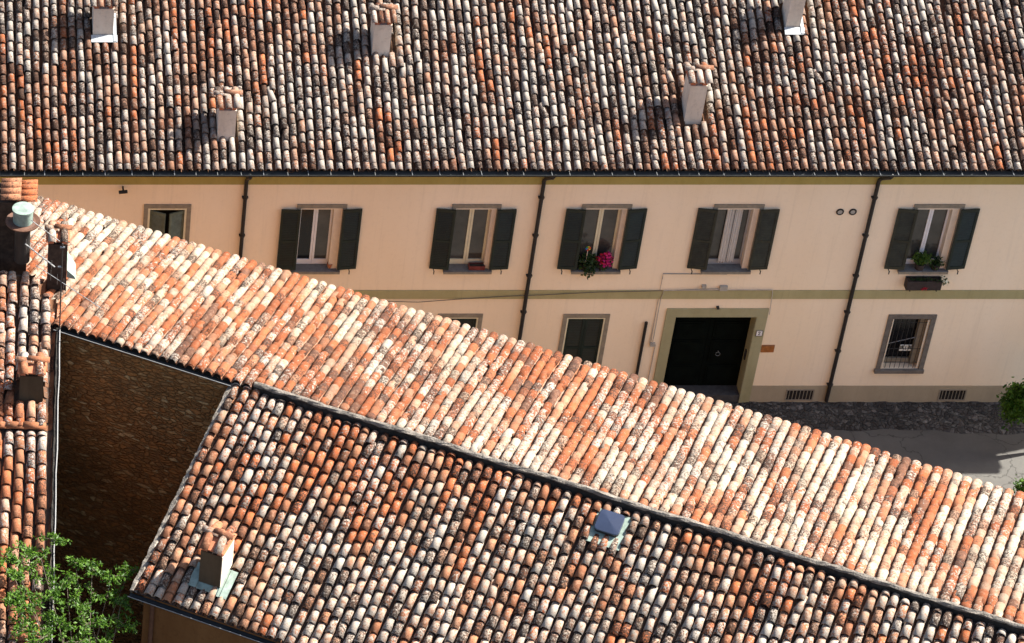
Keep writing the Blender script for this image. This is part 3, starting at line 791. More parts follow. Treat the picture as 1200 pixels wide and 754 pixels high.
# the loose vertical pipe left of the door
x = FX(757, 377)
MB().tube([(x, -.05, FZ(376.5)), (x, -.05, .15)], .038, 10).build('standpipe', 'pipe_metal', house)

# number plate and plaque: signs of their own
def plate(name, u0, u1, v0, v1, mat, y, label, cat):
    a, b = FX(u0, v1, y), FX(u1, v1, y); c, d = FZ(v1, y), FZ(v0, y)
    t = thing(name, label, cat, ((a + b) / 2, y, c))
    MB().box(a, b, y - .02, y, c, d).build('panel', mat, t)
    return t, a, b, c, d
t, a, b, c, d = plate('house_number_sign', 885.6, 892.4, 387.6, 393.2, 'enamel_white', -.043, 'small white house number sign reading 2 on the door surround', 'sign')
m = MB(); e = .012
m.box(a - e, b + e, -.0685, -.0635, d, d + e); m.box(a - e, b + e, -.0685, -.0635, c - e, c); m.box(a - e, a, -.0685, -.0635, c, d); m.box(b, b + e, -.0685, -.0635, c, d); m.build('border', 'ink', t)
W_, H_ = b - a, d - c
m = MB()
def seg(p, q, th=.016):
    px, pz = a + W_ * p[0], c + H_ * p[1]; qx, qz = a + W_ * q[0], c + H_ * q[1]
    L_ = math.hypot(qx - px, qz - pz); A = np.array([(qx - px) / L_, 0, (qz - pz) / L_]); B = np.array([-A[2], 0, A[0]])
    m.obox((px, -.0665, pz), A, B, Y_, (-th * .4, L_ + th * .4), (-th / 2, th / 2), (0, .003))
for p, q in (((.34, .66), (.40, .80)), ((.40, .80), (.58, .80)), ((.58, .80), (.64, .66)), ((.64, .66), (.36, .22)), ((.36, .22), (.68, .22))): seg(p, q)
m.build('numeral', 'ink', t)
t, a, b, c, d = plate('wall_plaque', 891.2, 906.2, 404.4, 412.6, 'plaque_brown', -.003, 'brown rectangular plaque on the wall beside the entrance', 'plaque')
MB().box(a + .01, b - .01, -.0275, -.0235, d - .02, d - .008).build('rim', 'cable_dark', t)

# ------------------------------------------------------------------ foliage helper
def leaves(center, rad, n, size, rg, squash=(1, 1, 1), lo=0.0, hollow=0.0):
    out = []
    for _ in range(n):
        d = rg.normal(0, 1, 3); d /= np.linalg.norm(d); r = (hollow + (1 - hollow) * rg.uniform(0, 1)) ** .6
        p = np.array(center) + d * r * np.array(squash) * rad
        out.append(p)
    return out
def leaf_mesh(pts, size, rg, aspect=.5, droop=.2):
    V = []; Fc = []; T = []
    for p in pts:
        s = size * rg.uniform(.6, 1.3)
        a = rg.normal(0, 1, 3); a[2] -= droop; a /= np.linalg.norm(a)
        b = np.cross(a, rg.normal(0, 1, 3) * .6 + np.array([0, 0, 1.0])); b /= (np.linalg.norm(b) + 1e-6)
        nn = np.cross(a, b)
        o = len(V); w = s * aspect
        V += [p, p + a * s * .45 + b * w * .5 + nn * s * .08, p + a * s, p + a * s * .45 - b * w * .5 + nn * s * .08]
        Fc += [(o, o + 1, o + 2), (o, o + 2, o + 3)]
        t = rg.uniform(0, 1); T += [(t, t, t)] * 2
    m = MB(); m.add(V, Fc); m.t = T
    return m

# ------------------------------------------------------------------ window plants
rg = np.random.default_rng(3)
def sillpos(i, u): return FX(u, 313, .0)
ws = zbot
# geraniums in the third shuttered window
xa, xb = UP[2]
gx = xa + (xb - xa) * .64
t = thing('flower_pot', 'pot of pink and red flowers spilling over a window sill', 'flower pot', (gx, .03, ws))
MB().lathe((gx, .03, ws), [(0.0, 0), (.09, 0), (.12, .17), (.105, .17), (.09, .14), (0, .14)]).build('pot', 'pot_dark', t)
leaf_mesh(leaves((gx - .02, .0, ws + .26), .22, 160, .06, rg), .075, rg, .8).build('foliage', 'leaf_dark', t, tint=True)
leaf_mesh(leaves((gx + .05, -.06, ws + .34), .19, 150, .06, rg, (1, .8, 1.0), hollow=.4), .065, rg, .95).build('petals', 'petal_pink', t)
leaf_mesh(leaves((gx - .03, -.06, ws + .40), .16, 60, .06, rg, (1.1, .8, .8), hollow=.4), .06, rg, .95).build('red_petals', 'petal_red', t)
gx = xa + (xb - xa) * .22
t = thing('potted_plant', 'dark leafy potted plant on the sill left of the pink flowers', 'potted plant', (gx, .03, ws), 'potted plants on the window sills')
MB().lathe((gx, .03, ws), [(0.0, 0), (.10, 0), (.13, .16), (.115, .16), (.10, .13), (0, .13)]).build('pot', 'pot_dark', t)
leaf_mesh(leaves((gx + .03, -.01, ws + .22), .30, 330, .07, rg, (.9, .55, .85)) + leaves((gx + .1, -.1, ws - .03), .14, 60, .05, rg, (1.2, .4, 1)), .085, rg, .8).build('foliage', 'leaf_dark', t, tint=True)
# pinwheel
px_, pz_ = FX(689, 290, .0), FZ(290, .0)
t = thing('pinwheel', 'small rainbow pinwheel stuck in the dark potted plant', 'pinwheel', (px_, -.03, ws + .1))
MB().tube([(px_, -.03, ws + .12), (px_, -.03, pz_)], .007, 6).build('stick', 'cream_panel', t)
for k, mt in enumerate(('pin_red', 'pin_yellow', 'pin_green', 'pin_blue', 'pin_red', 'pin_yellow')):
    w0 = k * math.pi / 3; p = lambda r, w: (px_ + r * math.cos(w), -.045, pz_ + r * math.sin(w))
    MB().add([(px_, -.05, pz_), p(.075, w0), p(.068, w0 + .8), (p(.05, w0 + .4)[0], -.075, p(.05, w0 + .4)[2])], [(0, 1, 3), (1, 2, 3), (0, 3, 2)]).build('sail', mt, t)
# green plants in the fifth
xa, xb = UP[4]
gx = xa + (xb - xa) * .40
t = thing('potted_plant', 'bright green bushy plant in a dark pot on the right-hand upper window sill', 'potted plant', (gx, .02, ws), 'potted plants on the window sills')
MB().lathe((gx, .02, ws), [(0.0, 0), (.10, 0), (.13, .18), (.115, .18), (.10, .14), (0, .14)]).build('pot', 'pot_dark', t)
leaf_mesh(leaves((gx, -.01, ws + .36), .24, 230, .07, rg, (1.1, .6, .8)), .10, rg, .5).build('foliage', 'leaf', t, tint=True)
gx = xa + (xb - xa) * .78
t = thing('potted_plant', 'low dark green plant beside the right shutter on the upper window sill', 'potted plant', (gx, .02, ws), 'potted plants on the window sills')
MB().lathe((gx, .02, ws), [(0.0, 0), (.09, 0), (.12, .15), (.105, .15), (.09, .12), (0, .12)]).build('pot', 'pot_dark', t)
leaf_mesh(leaves((gx, -.02, ws + .21), .20, 190, .06, rg, (1, .6, 1)), .07, rg, .7).build('foliage', 'leaf_dark', t, tint=True)
# flower box on the wall
a, b = FX(1060.5, 336, -.12), FX(1101.0, 336, -.12); c, d = FZ(337, -.12), FZ(327, -.12)
t = thing('flower_box', 'dark flower box hung on the wall just above the green band at the right', 'flower box', ((a + b) / 2, -.12, c))
m = MB(); m.box(a, b, -.24, -.225, c, d); m.box(a, b, -.03, -.015, c, d); m.box(a, a + .015, -.225, -.03, c, d); m.box(b - .015, b, -.225, -.03, c, d); m.box(a, b, -.224, -.031, c - .012, c); m.build('box', 'pot_dark', t)
MB().box(a + .016, b - .016, -.224, -.031, d - .06, d - .04).build('soil', 'soil', t)
m = MB()
for x in (a + .1, b - .1): m.box(x - .01, x + .01, -.25, -.001, c - .03, c - .014)
[q.build('bracket', 'iron', t) for q in m.split()]
leaf_mesh(leaves(((a + b) / 2, -.13, d - .01), .40, 120, .05, rg, (1, .22, .12)) + leaves((b + .02, -.17, d - .02), .16, 60, .05, rg), .055, rg, .7).build('foliage', 'leaf_dark', t, tint=True)
leaf_mesh(leaves((b + .07, -.18, d - .02), .12, 30, .04, rg), .045, rg, .9).build('white_petals', 'petal_white', t)
leaf_mesh(leaves(((a + b) / 2 + .02, -.25, c + .06), .1, 22, .04, rg, (1, .2, .5)), .04, rg, .9).build('red_petals', 'petal_red', t)
# things on the other sills
a, b = FX(549.5, 314, -.02), FX(568, 314, -.02)
t = thing('window_trough', 'long dull red planting trough on the window sill', 'planter', ((a + b) / 2, .02, ws))
m = MB(); m.box(a, b, -.05, -.035, ws, ws + .12); m.box(a, b, .10, .115, ws, ws + .12); m.box(a, a + .015, -.035, .10, ws, ws + .12); m.box(b - .015, b, -.035, .10, ws, ws + .12); m.box(a + .015, b - .015, -.035, .10, ws + .002, ws + .015); m.build('box', 'trough_red', t)
MB().box(a + .015, b - .015, -.035, .10, ws + .08, ws + .095).build('soil', 'soil', t)
x = FX(386.5, 309, .06)
t = thing('clay_pot', 'small orange clay pot in the corner of a white framed upper window sill', 'pot', (x, .06, ws))
MB().lathe((x, .06, ws), [(0.0, 0), (.045, 0), (.065, .11), (.072, .11), (.072, .14), (.058, .14), (.048, .02), (0, .02)]).build('pot', 'pot_clay', t)
MB().lathe((x, .06, ws + .12), [(0.0, 0), (.055, 0)]).build('soil', 'soil', t)

# ------------------------------------------------------------------ MIDDLE HOUSE
HR = 9.5
A0 = onZ(300, 450, HR); B0 = onZ(1185, 730, HR)
RD = (B0 - A0) / np.linalg.norm(B0 - A0); HD = np.array([-RD[1], RD[0], 0.0])
mid = thing('ridge_house', 'stone house with one pale sunlit tile slope and one darker near slope', 'house', tuple(A0 * [1, 1, 0]))
RA = lambda p: float((p - A0) @ RD)
pf = R_(7.0)
FU = -HD * math.cos(pf) + Z_ * math.sin(pf); FN = HD * math.sin(pf) + Z_ * math.cos(pf)
FO = A0 - Z_ * .10                                    # deck line at the ridge
e0 = onP(40, 228, FO + FN * .1, FN); e1 = onP(1185, 578, FO + FN * .1, FN); e2 = onP(700, 428, FO + FN * .1, FN)
FL = float((e2 - A0) @ HD) / math.cos(pf)
rl_, rr_ = -9.0, 22.0
FA = -RD                                              # A = U x N
Oe = FO - FU * FL
sunny = tile_roof(mid, Oe, FA, FU, FN, -rr_, -rl_, 0, FL + .12, .2075, .285, 'sunny_tile', 'sunny_pan_tile', seed=5, amp=.012, rl=.094, ru=.082, hl=.82, rough=1.0, pan_depth=.04, zl=.058, zu=.045, t=.013, plug=True, s1f=lambda a: FL + (.12 if a > .06 else -.01), bias=lambda a, s: .55 * math.exp(-((a + .2) / 2.6) ** 2 - ((s - 3.4) / 1.9) ** 2) - .05)
sub(MB().quad(FO + RD * rl_ - FN * .03, FO + RD * rr_ - FN * .03, Oe + RD * rr_ - FN * .03, Oe + RD * rl_ - FN * .03), 'roof_deck', 'deck_dark', sunny)
# deep shadowed hollows under the tile ends along the open high edge: black plugs paint in their shade
# near slope
pn = R_(18.8)
VR = -.50                                             # verge
NU = HD * math.cos(pn) + Z_ * math.sin(pn); NNn = -HD * math.sin(pn) + Z_ * math.cos(pn)
NO_top = A0 - Z_ * .19 - HD * .075
q = onP(160, 692, NO_top + NNn * .1, NNn); NL = float(-(q - NO_top) @ NU)
NOe = NO_top - NU * NL
# lower chimney and skylight footprints
cp0 = onP(232.6, 681.5, NO_top + NNn * .08, NNn); cp1 = onP(257.4, 687.5, NO_top + NNn * .08, NNn)
ca0, cs0 = float((cp0 - NOe) @ RD), float((cp0 - NOe) @ NU); ca1 = ca0 + .46
sk = [onP(u, v, NO_top + NNn * .18, NNn) for u, v in ((704, 597.3), (732, 604), (724.5, 629.5), (696.7, 618.7))]
ska = [float((p - NOe) @ RD) for p in sk]; sks = [float((p - NOe) @ NU) for p in sk]
sa0, sa1 = (ska[0] + ska[3]) / 2, (ska[1] + ska[2]) / 2; ss0, ss1 = (sks[2] + sks[3]) / 2, (sks[0] + sks[1]) / 2
def keep_near(a, s):
    if ca0 - .05 < a < ca1 + .22 and cs0 - .12 < s - .05 < cs0 + .62: return False
    if sa0 - .10 < a < sa1 + .06 and ss0 - .20 < s - .05 < ss1 + .02: return False
    return True
near = tile_roof(mid, NOe, RD, NU, NNn, VR + .12, rr_, 0, NL, .2065, .318, 'near_weathered_tile', 'near_pan_tile', keep_near, seed=21, amp=.014, rl=.091, ru=.070, zl=.068, s1f=lambda a: NL + (.16 if a < .12 else 0) + .03 * math.sin(a * 9.1) + .02 * math.sin(a * 23.))
sub(MB().quad(NOe + RD * VR - NNn * .03, NOe + RD * rr_ - NNn * .03, NO_top + RD * rr_ - NNn * .03, NO_top + RD * VR - NNn * .03), 'roof_deck', 'deck_dark', near)
# ridge kerb of rough mortar
mb = MB(); n = 150; vs = []; fs = []
r0k, r1k = -.02, rr_
prof = [(-.08, -.02), (-.088, .02), (-.06, .05), (-.02, .058), (.01, .04), (.02, -.03)]
for i in range(n + 1):
    r = r0k + (r1k - r0k) * i / n
    for k, (hh, zz) in enumerate(prof):
        jx, jz = random.uniform(-.014, .014), random.uniform(-.014, .014)
        vs.append(A0 + RD * r + HD * (hh + jx) + Z_ * (zz + jz + .012 * math.sin(r * 2.1) + .008 * math.sin(r * 6.3)))
kk = len(prof)
for i in range(n):
    for k in range(kk - 1): fs.append((i * kk + k, (i + 1) * kk + k, (i + 1) * kk + k + 1, i * kk + k + 1))
fs.append(tuple(range(kk)))
mb.add(vs, fs).build('ridge_kerb', 'mortar', mid)
mb = MB().obox(A0, RD, HD, Z_, (r0k, r1k), (-.075, .0), (-.42, -.015)).build('kerb_shade_base', 'dark_shade_mortar', mid)  # front of the kerb coloured near-black to imitate its shade
# verge of the near slope
mb = MB(); n = 60; vs = []; fs = []
for i in range(n + 1):
    s = -.02 + (NL + .04) * i / n
    for (a_, z_) in ((-.05, -.16), (-.06, .04), (.03, .085), (.10, .03)):
        vs.append(NOe + RD * (VR + a_ + random.uniform(-.012, .012)) + NU * s + NNn * (z_ + random.uniform(-.012, .012)))
for i in range(n):
    for k in range(3): fs.append((i * 4 + k, i * 4 + k + 1, (i + 1) * 4 + k + 1, (i + 1) * 4 + k))
mb.add(vs, fs).build('verge', 'verge_mortar', mid)
# gutters: one under the high edge at the left, one along the near eave
def trough(O, A, a0, a1, out, r, mat, parent, lip_mat='pale_metal'):
    vs = []; fs = []; n = 10
    for a in (a0, a1):
        for k in range(n + 1):
            w = math.pi + math.pi * k / n; vs.append(O + A * a + out * (-r * math.cos(w)) + Z_ * (r * math.sin(w)))
    for k in range(n): fs.append((k, k + 1, n + 2 + k, n + 1 + k))
    g = MB().add(vs, fs).build('gutter', mat, parent)
    sub(MB().tube([O + A * a0 + out * r, O + A * a1 + out * r], .009, 6), 'gutter_lip', lip_mat, g)
    return g
uA = RA(onZ(70, 381, HR))
trough(A0 - HD * .14 - Z_ * .10, RD, uA - .1, VR + .02, -HD, .055, 'gutter_metal', mid)
trough(NOe - NU * .05 - Z_ * .055, RD, VR - .06, rr_, -HD, .065, 'gutter_metal', mid)
# walls
hw = lambda r, h, z: A0 * [1, 1, 0] + RD * r + HD * h + Z_ * z
HB = FL * math.cos(pf) - .25
zf = HR - .16 - math.tan(pf) * HB
hn = float((NOe - A0) @ HD) + .30; zn = NOe[2] + .02
mb = MB()
L0 = rl_
mb.quad(hw(L0, -.06, 0), hw(rr_, -.06, 0), hw(rr_, -.06, HR - .14), hw(L0, -.06, HR - .14))
mb.quad(hw(rr_, HB, 0), hw(L0, HB, 0), hw(L0, HB, zf), hw(rr_, HB, zf))
mb.quad(hw(L0, HB, 0), hw(L0, -.06, 0), hw(L0, -.06, HR - .14), hw(L0, HB, zf)); mb.quad(hw(rr_, -.06, 0), hw(rr_, HB, 0), hw(rr_, HB, zf), hw(rr_, -.06, HR - .14))
mb.build('wall', 'rubble_wall', mid)
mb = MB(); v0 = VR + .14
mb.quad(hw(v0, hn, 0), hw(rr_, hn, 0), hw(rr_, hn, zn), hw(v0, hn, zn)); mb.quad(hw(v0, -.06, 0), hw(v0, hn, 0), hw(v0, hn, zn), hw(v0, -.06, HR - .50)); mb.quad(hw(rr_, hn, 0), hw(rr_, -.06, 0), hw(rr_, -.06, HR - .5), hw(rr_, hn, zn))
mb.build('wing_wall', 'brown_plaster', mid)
# downpipe at the wing corner
p0 = hw(v0 + .22, hn - .07, 0)
MB().tube([p0 + Z_ * 0.05, p0 + Z_ * (zn - .1)], .05, 10).build('downpipe', 'brown_metal', mid)
# skylight
def fr(a, s, z): return NOe + RD * a + NU * s + NNn * z
sk_o = MB()
sk_o.obox(NOe, RD, NU, NNn, (sa0 - .09, sa1 + .12), (ss0 - .26, ss1 + .06), (.070, .085))
sky_l = sk_o.build('skylight', 'verdigris', mid)
m = MB()
ca_, cs_ = (sa0 + sa1) / 2, (ss0 + ss1) / 2; ha, hs_ = (sa1 - sa0) / 2, (ss1 - ss0) / 2
def rrect(k, z, rad=.09, n=5):
    out = []
    for (sx, sy, w0) in ((1, 1, 0), (-1, 1, 90), (-1, -1, 180), (1, -1, 270)):
        for i in range(n + 1):
            w = R_(w0 + 90 * i / n); out.append(fr(ca_ + (sx * (ha - rad) + rad * math.cos(w)) * k, cs_ + (sy * (hs_ - rad) + rad * math.sin(w)) * k, z))
    return out
rings = [rrect(1.02, .085), rrect(1.02, .17)]
L_ = len(rings[0]); vs = sum(rings, []); fs = [(i, (i + 1) % L_, L_ + (i + 1) % L_, L_ + i) for i in range(L_)]
sub(MB().add(vs, fs), 'curb', 'iron', sky_l)
prof = [(1.05, .165), (1.05, .185), (1.0, .198), (.6, .212), (.3, .222)]
vs = sum([rrect(k, z) for k, z in prof], []) + [fr(ca_, cs_, .232)]; fs = []
for j in range(len(prof) - 1):
    fs += [(j * L_ + i, j * L_ + (i + 1) % L_, (j + 1) * L_ + (i + 1) % L_, (j + 1) * L_ + i) for i in range(L_)]
fs += [((len(prof) - 1) * L_ + i, (len(prof) - 1) * L_ + (i + 1) % L_, len(prof) * L_) for i in range(L_)]
simple('skylight_dome', (.022, .030, .055), .16, .12, 2, spec=.6)
sub(MB().add(vs, fs), 'dome', 'skylight_dome', sky_l)
# near chimney
cb = chimney(mid, 0, .46, 0, 0, .86, 0, O=cp0, A=RD, B=HD, depth=.60, mat='shade_tone_plaster', tiles=2, tmat='near_weathered_tile', capw=.06)
m = MB().obox(NOe, RD, NU, NNn, (ca0 - .10, ca1 + .05), (cs0 - .16, cs0 + .0), (.075, .09)); m.obox(NOe, RD, NU, NNn, (ca1 + .003, ca1 + .22), (cs0 - .20, cs0 + .46), (.095, .11)); m.obox(NOe, RD, NU, NNn, (ca1 + .08, ca1 + .10), (cs0 - .20, cs0 + .46), (.11, .13))
m.obox(NOe, RD, NU, NNn, (ca0 - .18, ca0 - .003), (cs0 - .16, cs0 + .40), (.095, .11))
subs(m, 'flashing', 'verdigris', cb)
sub(MB().obox(cp0, RD, HD, Z_, (.4605, .475), (.0, .60), (-.3, .855)), 'sunlit_tone_slab', 'chimney_plaster', cb)  # pale slab paints the sunlit side onto the darkened stack

# ------------------------------------------------------------------ CORNER HOUSE (left edge)
azc = R_(2.75); qc = R_(20)
CH_ = np.array([math.sin(azc), math.cos(azc), 0]); CA = np.array([math.cos(azc), -math.sin(azc), 0])
CU = CH_ * math.cos(qc) + Z_ * math.sin(qc); CN = -CH_ * math.sin(qc) + Z_ * math.cos(qc)
KA = onZ(68, 383, HR - .02); KO = KA - CN * .10
corner = thing('corner_house', 'brown corner house with a steep strip of old tiles along the left edge', 'house', (KA[0] - 2.5, KA[1] - 3, 0))
cl = lambda u, v, dz=.1: onP(u, v, KO + CN * dz, CN)
stop = lambda u, v: float((cl(u, v) - KO) @ CU)
s_top = stop(40, 318); s_bot = stop(62, 800); s_mid = stop(40, 500)
c5 = cl(22.5, 466); c5a, c5s = float((c5 - KO) @ CA), float((c5 - KO) @ CU)
def keep_c(a, s):
    if c5a - .06 < a < c5a + .56 and c5s - .10 < s - .05 < c5s + .5: return False
    return True
cr = tile_roof(corner, KO, CA, CU, CN, -5.0 + .015, -.06, s_mid, s_top, .235, .30, 'corner_tile', 'pan_tile', keep_c, seed=31, rl=.105, ru=.082, amp=.02, rough=1.8, s1f=lambda a: s_top - max(0, (a + .62)) * 1.6)
cr2 = tile_roof(corner, KO - CN * .05, CA, CU, CN, -5.0 + .015, -.06, s_bot, s_mid - .06, .235, .34, 'corner_tile', 'pan_tile', None, seed=32, rl=.105, ru=.082, amp=.015, rough=1.2, L=.46)
P = lambda a, s, z: KO + CA * a + CU * s + CN * z
sub(MB().quad(P(-5, s_bot, -.06), P(0.0, s_bot, -.06), P(0.0, 0, -.06), P(-.62, s_top, -.06), P(-5, s_top, -.06)), 'roof_deck', 'deck_dark', cr)
# a line of tiles laid across the slope
T = [(P(a, s_mid + .02 + random.uniform(-.01, .01), .045), CU, CA, CN) for a in np.arange(-5.1, -.3, .37)]
emit('cross_tiles', 'corner_tile', cover_template(.46, .088, .080), T, np.array([[.5 + .2 * rng.random(), .2, .6] for _ in T]), corner)
# verge with light mortar edge and a cable down it
m = MB(); vs = []; fs = []; n = 60
for i in range(n + 1):
    s = s_bot + (0.0 - s_bot) * i / n
    for a_, z_ in ((.02, -.2), (.035, .05), (-.03, .06)): vs.append(P(a_ + random.uniform(-.01, .01), s, z_ + random.uniform(-.01, .01)))
for i in range(n):
    for k in range(2): fs.append((i * 3 + k, (i + 1) * 3 + k, (i + 1) * 3 + k + 1, i * 3 + k + 1))
m.add(vs, fs).build('verge', 'corner_verge' if 'corner_verge' in MATS else 'dark_shade_mortar', corner)
MB().tube([P(.045 + .01 * math.sin(k * 2.2), s_bot + (-s_bot) * k / 14, .08) for k in range(15)], .014, 6).build('verge_cable', 'pale_metal', corner)
kb = KA * [1, 1, 0]
wpt = lambda a, b, z: kb + CA * a + CH_ * b + Z_ * z
sb = s_bot * math.cos(qc) + .25; stt = s_top * math.cos(qc)
zz0 = KO[2] + math.tan(qc) * sb - .10; zz1 = KO[2] + math.tan(qc) * stt - .12
m = MB()
m.quad(wpt(-5, sb, 0), wpt(-.04, sb, 0), wpt(-.04, sb, zz0), wpt(-5, sb, zz0))
m.quad(wpt(-.04, sb, 0), wpt(-.04, .0, 0), wpt(-.04, 0.0, KO[2] - .12), wpt(-.04, sb, zz0))
m.quad(wpt(-.04, 0, 0), wpt(-.62, stt, 0), wpt(-.62, stt, zz1), wpt(-.04, 0, KO[2] - .12)); m.quad(wpt(-.62, stt, 0), wpt(-5, stt, 0), wpt(-5, stt, zz1), wpt(-.62, stt, zz1)); m.quad(wpt(-5, stt, 0), wpt(-5, sb, 0), wpt(-5, sb, zz0), wpt(-5, stt, zz1))
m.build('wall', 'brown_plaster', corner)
# the roof's stubby chimney with a ridge tile on top
chimney(corner, 0, .50, 0, 0, .62, 0, O=c5 - CN * .05, A=CA, B=CH_, depth=.42, mat='shade_tone_plaster', tiles=2, tmat='corner_tile', capw=.08)
# tall brick chimney beside the pale slope
kz = onP(55.5, 314, KO + CN * .1, CN)
kO = kz.copy(); kw = .42
k2 = chimney(corner, 0, kw, 0, 0, .64, 0, O=kO, A=CA, B=CH_, depth=.44, mat='shade_dark_brick', tiles=2, tmat='near_weathered_tile', capw=.05)
m = MB(); m.hexa([kO + CA * (kw + .005) + Z_ * -.25, kO + CA * (kw + .20) + Z_ * -.30, kO + CA * (kw + .20) + CH_ * .4 + Z_ * -.20, kO + CA * (kw + .005) + CH_ * .5 + Z_ * .0,
             kO + CA * (kw + .005) + Z_ * -.05, kO + CA * (kw + .17) + Z_ * -.22, kO + CA * (kw + .17) + CH_ * .38 + Z_ * -.12, kO + CA * (kw + .005) + CH_ * .45 + Z_ * .12])
sub(m, 'flashing', 'verdigris', k2)
# masonry stack with loose tiles on its top, and the drum shaped flue in front
so = onP(44, 318, KO + CN * .05, CN) + CH_ * .55 - CA * 1.25
stack = MB().obox(so, CA, CH_, Z_, (0, 1.0), (0, .7), (-.8, 1.42)).build('masonry_stack', 'shade_dark_brick', corner)
T = []
for i, (b_, z_) in enumerate(((.02, 1.47), (.20, 1.50), (.40, 1.50), (.60, 1.46))):
    T.append((so + CA * 1.20 + CH_ * b_ + Z_ * z_, CH_, -CA, Z_)); T.append((so + CA * .85 + CH_ * (b_ + .02) + Z_ * (z_ + .02), CH_, -CA, Z_))
o = emit('stack_tiles', 'corner_tile', cover_template(.44, .095, .085), T, np.array([[.93 - .5 * (i % 2), .1, .8] for i in range(len(T))]), None); fix_child(o, stack)
dz = .35
dc = onP(26.5, 262, so + Z_ * 0, CH_ * -1.0) if False else None
yd = (so - CH_ * .42)
dpt = onP(27, 253, yd, CH_)
drum = MB().lathe(tuple(dpt), [(0.0, -1.2), (.17, -1.2), (.17, -.22), (.17, -.20)], 24).build('flue', 'pipe_metal', corner, smooth=False)
sub(MB().lathe(tuple(dpt), [(.17, -.30), (.28, -.24), (.37, -.17), (.375, -.14), (.28, -.16), (.16, -.14)], 28), 'flue_collar', 'brown_metal', drum)
sub(MB().lathe(tuple(dpt), [(.20, -.16), (.215, -.14), (.215, .16), (.235, .16), (.235, .20), (0, .215)], 28), 'flue_cap', 'verdigris', drum)

# aerials
mx = onP(70, 378, A0 - HD * .25, HD)
base = onP(70, 380, A0 - HD * .18, HD); topm = onP(70.5, 287, A0 - HD * .18, HD); topm = base + Z_ * (topm[2] - base[2])
ant = thing('tv_aerial', 'thin mast with two television aerials above the roof corner', 'aerial', tuple(base - Z_ * .3))
MB().tube([base - Z_ * .5, topm + Z_ * .05], .016, 8).build('mast', 'iron', ant)
def yagi(p, q, n, ln, mat, r=.016, el=Z_, tilt=None):
    d = (q - p)
    MB().tube([p, q], r, 6).build('boom', mat, ant)
    for i in range(n):
        c = p + d * ((i + .3) / n); e = el * ln * (1 - .03 * i)
        MB().tube([c - e / 2, c + e / 2], .004, 5).build('dipole', 'galvanised', ant)
pl = lambda u, v: onP(u, v, base, HD * .3 + np.array([0, 1.0, 0]))
yagi(pl(29.5, 286), pl(64, 313), 7, .28, 'pale_metal', .018)
yagi(pl(42, 311), pl(118, 361), 10, .30, 'galvanised', .010)
yagi(pl(36, 258), pl(70, 283), 4, .2, 'pale_metal', .011)
c = topm - Z_ * .05
MB().tube([c - X_ * .05, c + X_ * .05], .025, 8).build('amplifier', 'galvanised', ant)
MB().tube([pl(70, 313) - X_ * .04, pl(70, 313) + X_ * .05], .022, 8).build('clamp', 'galvanised', ant)

# ------------------------------------------------------------------ trees
def limb(m, p, d, length, r, depth, rg, tips, spread=.6, up=.15):
    pts = [p]; rs = [r]; n = 5
    for i in range(n):
        d = d + rg.normal(0, .13, 3) + np.array([0, 0, up * .15]); d /= np.linalg.norm(d)
        p = p + d * length / n; pts.append(p); rs.append(r * (1 - .55 * (i + 1) / n))
        if depth > 0 and i >= 1:
            for _ in range(1 if depth > 1 else 2):
                dd = d + rg.normal(0, spread, 3); dd /= np.linalg.norm(dd)
                limb(m, p, dd, length * rg.uniform(.45, .7), rs[-1] * .6, depth - 1, rg, tips, spread, up)
        if depth == 0: tips.append((p, d))
    m.tube(pts, rs, 6, caps=False)
def tree(name, base, tgt, label, cat, seed, leafmat, spray, group=None, depth=2, size=.06, per=16, clump=.13, trunk_r=.11, extra=()):
    rg = np.random.default_rng(seed)
    t = thing(name, label, cat, tuple(base), group)
    m = MB(); tips = []
    base = np.array(base)
    fork = base + (np.array(tgt) - base) * np.array([.6, .6, .62])
    k = 8; pts = [base + (fork - base) * i / k + np.array([.05 * math.sin(i * 1.3), .05 * math.cos(i * 1.7), 0]) for i in range(k + 1)]
    m.tube(pts, [trunk_r * (1 - .4 * i / k) for i in range(k + 1)], 9)
    for (d, ln) in spray:
        d = np.array(d, float); d /= np.linalg.norm(d)
        limb(m, fork, d, ln, trunk_r * .45, depth, rg, tips)
    m.build('trunk', 'twig_pale', t)
    pts = []
    for (p, d) in tips:
        for _ in range(per): pts.append(p + d * rg.uniform(-.1, .15) + rg.normal(0, clump, 3) * np.array([1, 1, .45]))
    leaf_mesh(pts, size, rg, .5).build('crown', leafmat, t, tint=True)
    return t
tc = onZ(85, 705, 7.9)
tb = np.array([tc[0] + .5, tc[1] - 1.6, 0])
tg = tc + np.array([0.2, -.5, -.4])
def dirs_to(fork, pix, Zs):
    return [onZ(u, v, z) - fork for (u, v), z in zip(pix, Zs)]
fork = tb + (tg - tb) * np.array([.6, .6, .62])
pix = [(38, 668), (66, 658), (100, 690), (142, 684), (135, 725), (60, 700), (25, 680), (95, 715), (30, 735), (120, 690), (160, 735), (60, 745)]
Zs = [8.2, 8.1, 7.85, 7.8, 7.2, 8.0, 8.2, 7.6, 7.8, 7.6, 7.0, 7.7]
sp = [(v, np.linalg.norm(v)) for v in dirs_to(fork, pix, Zs)]
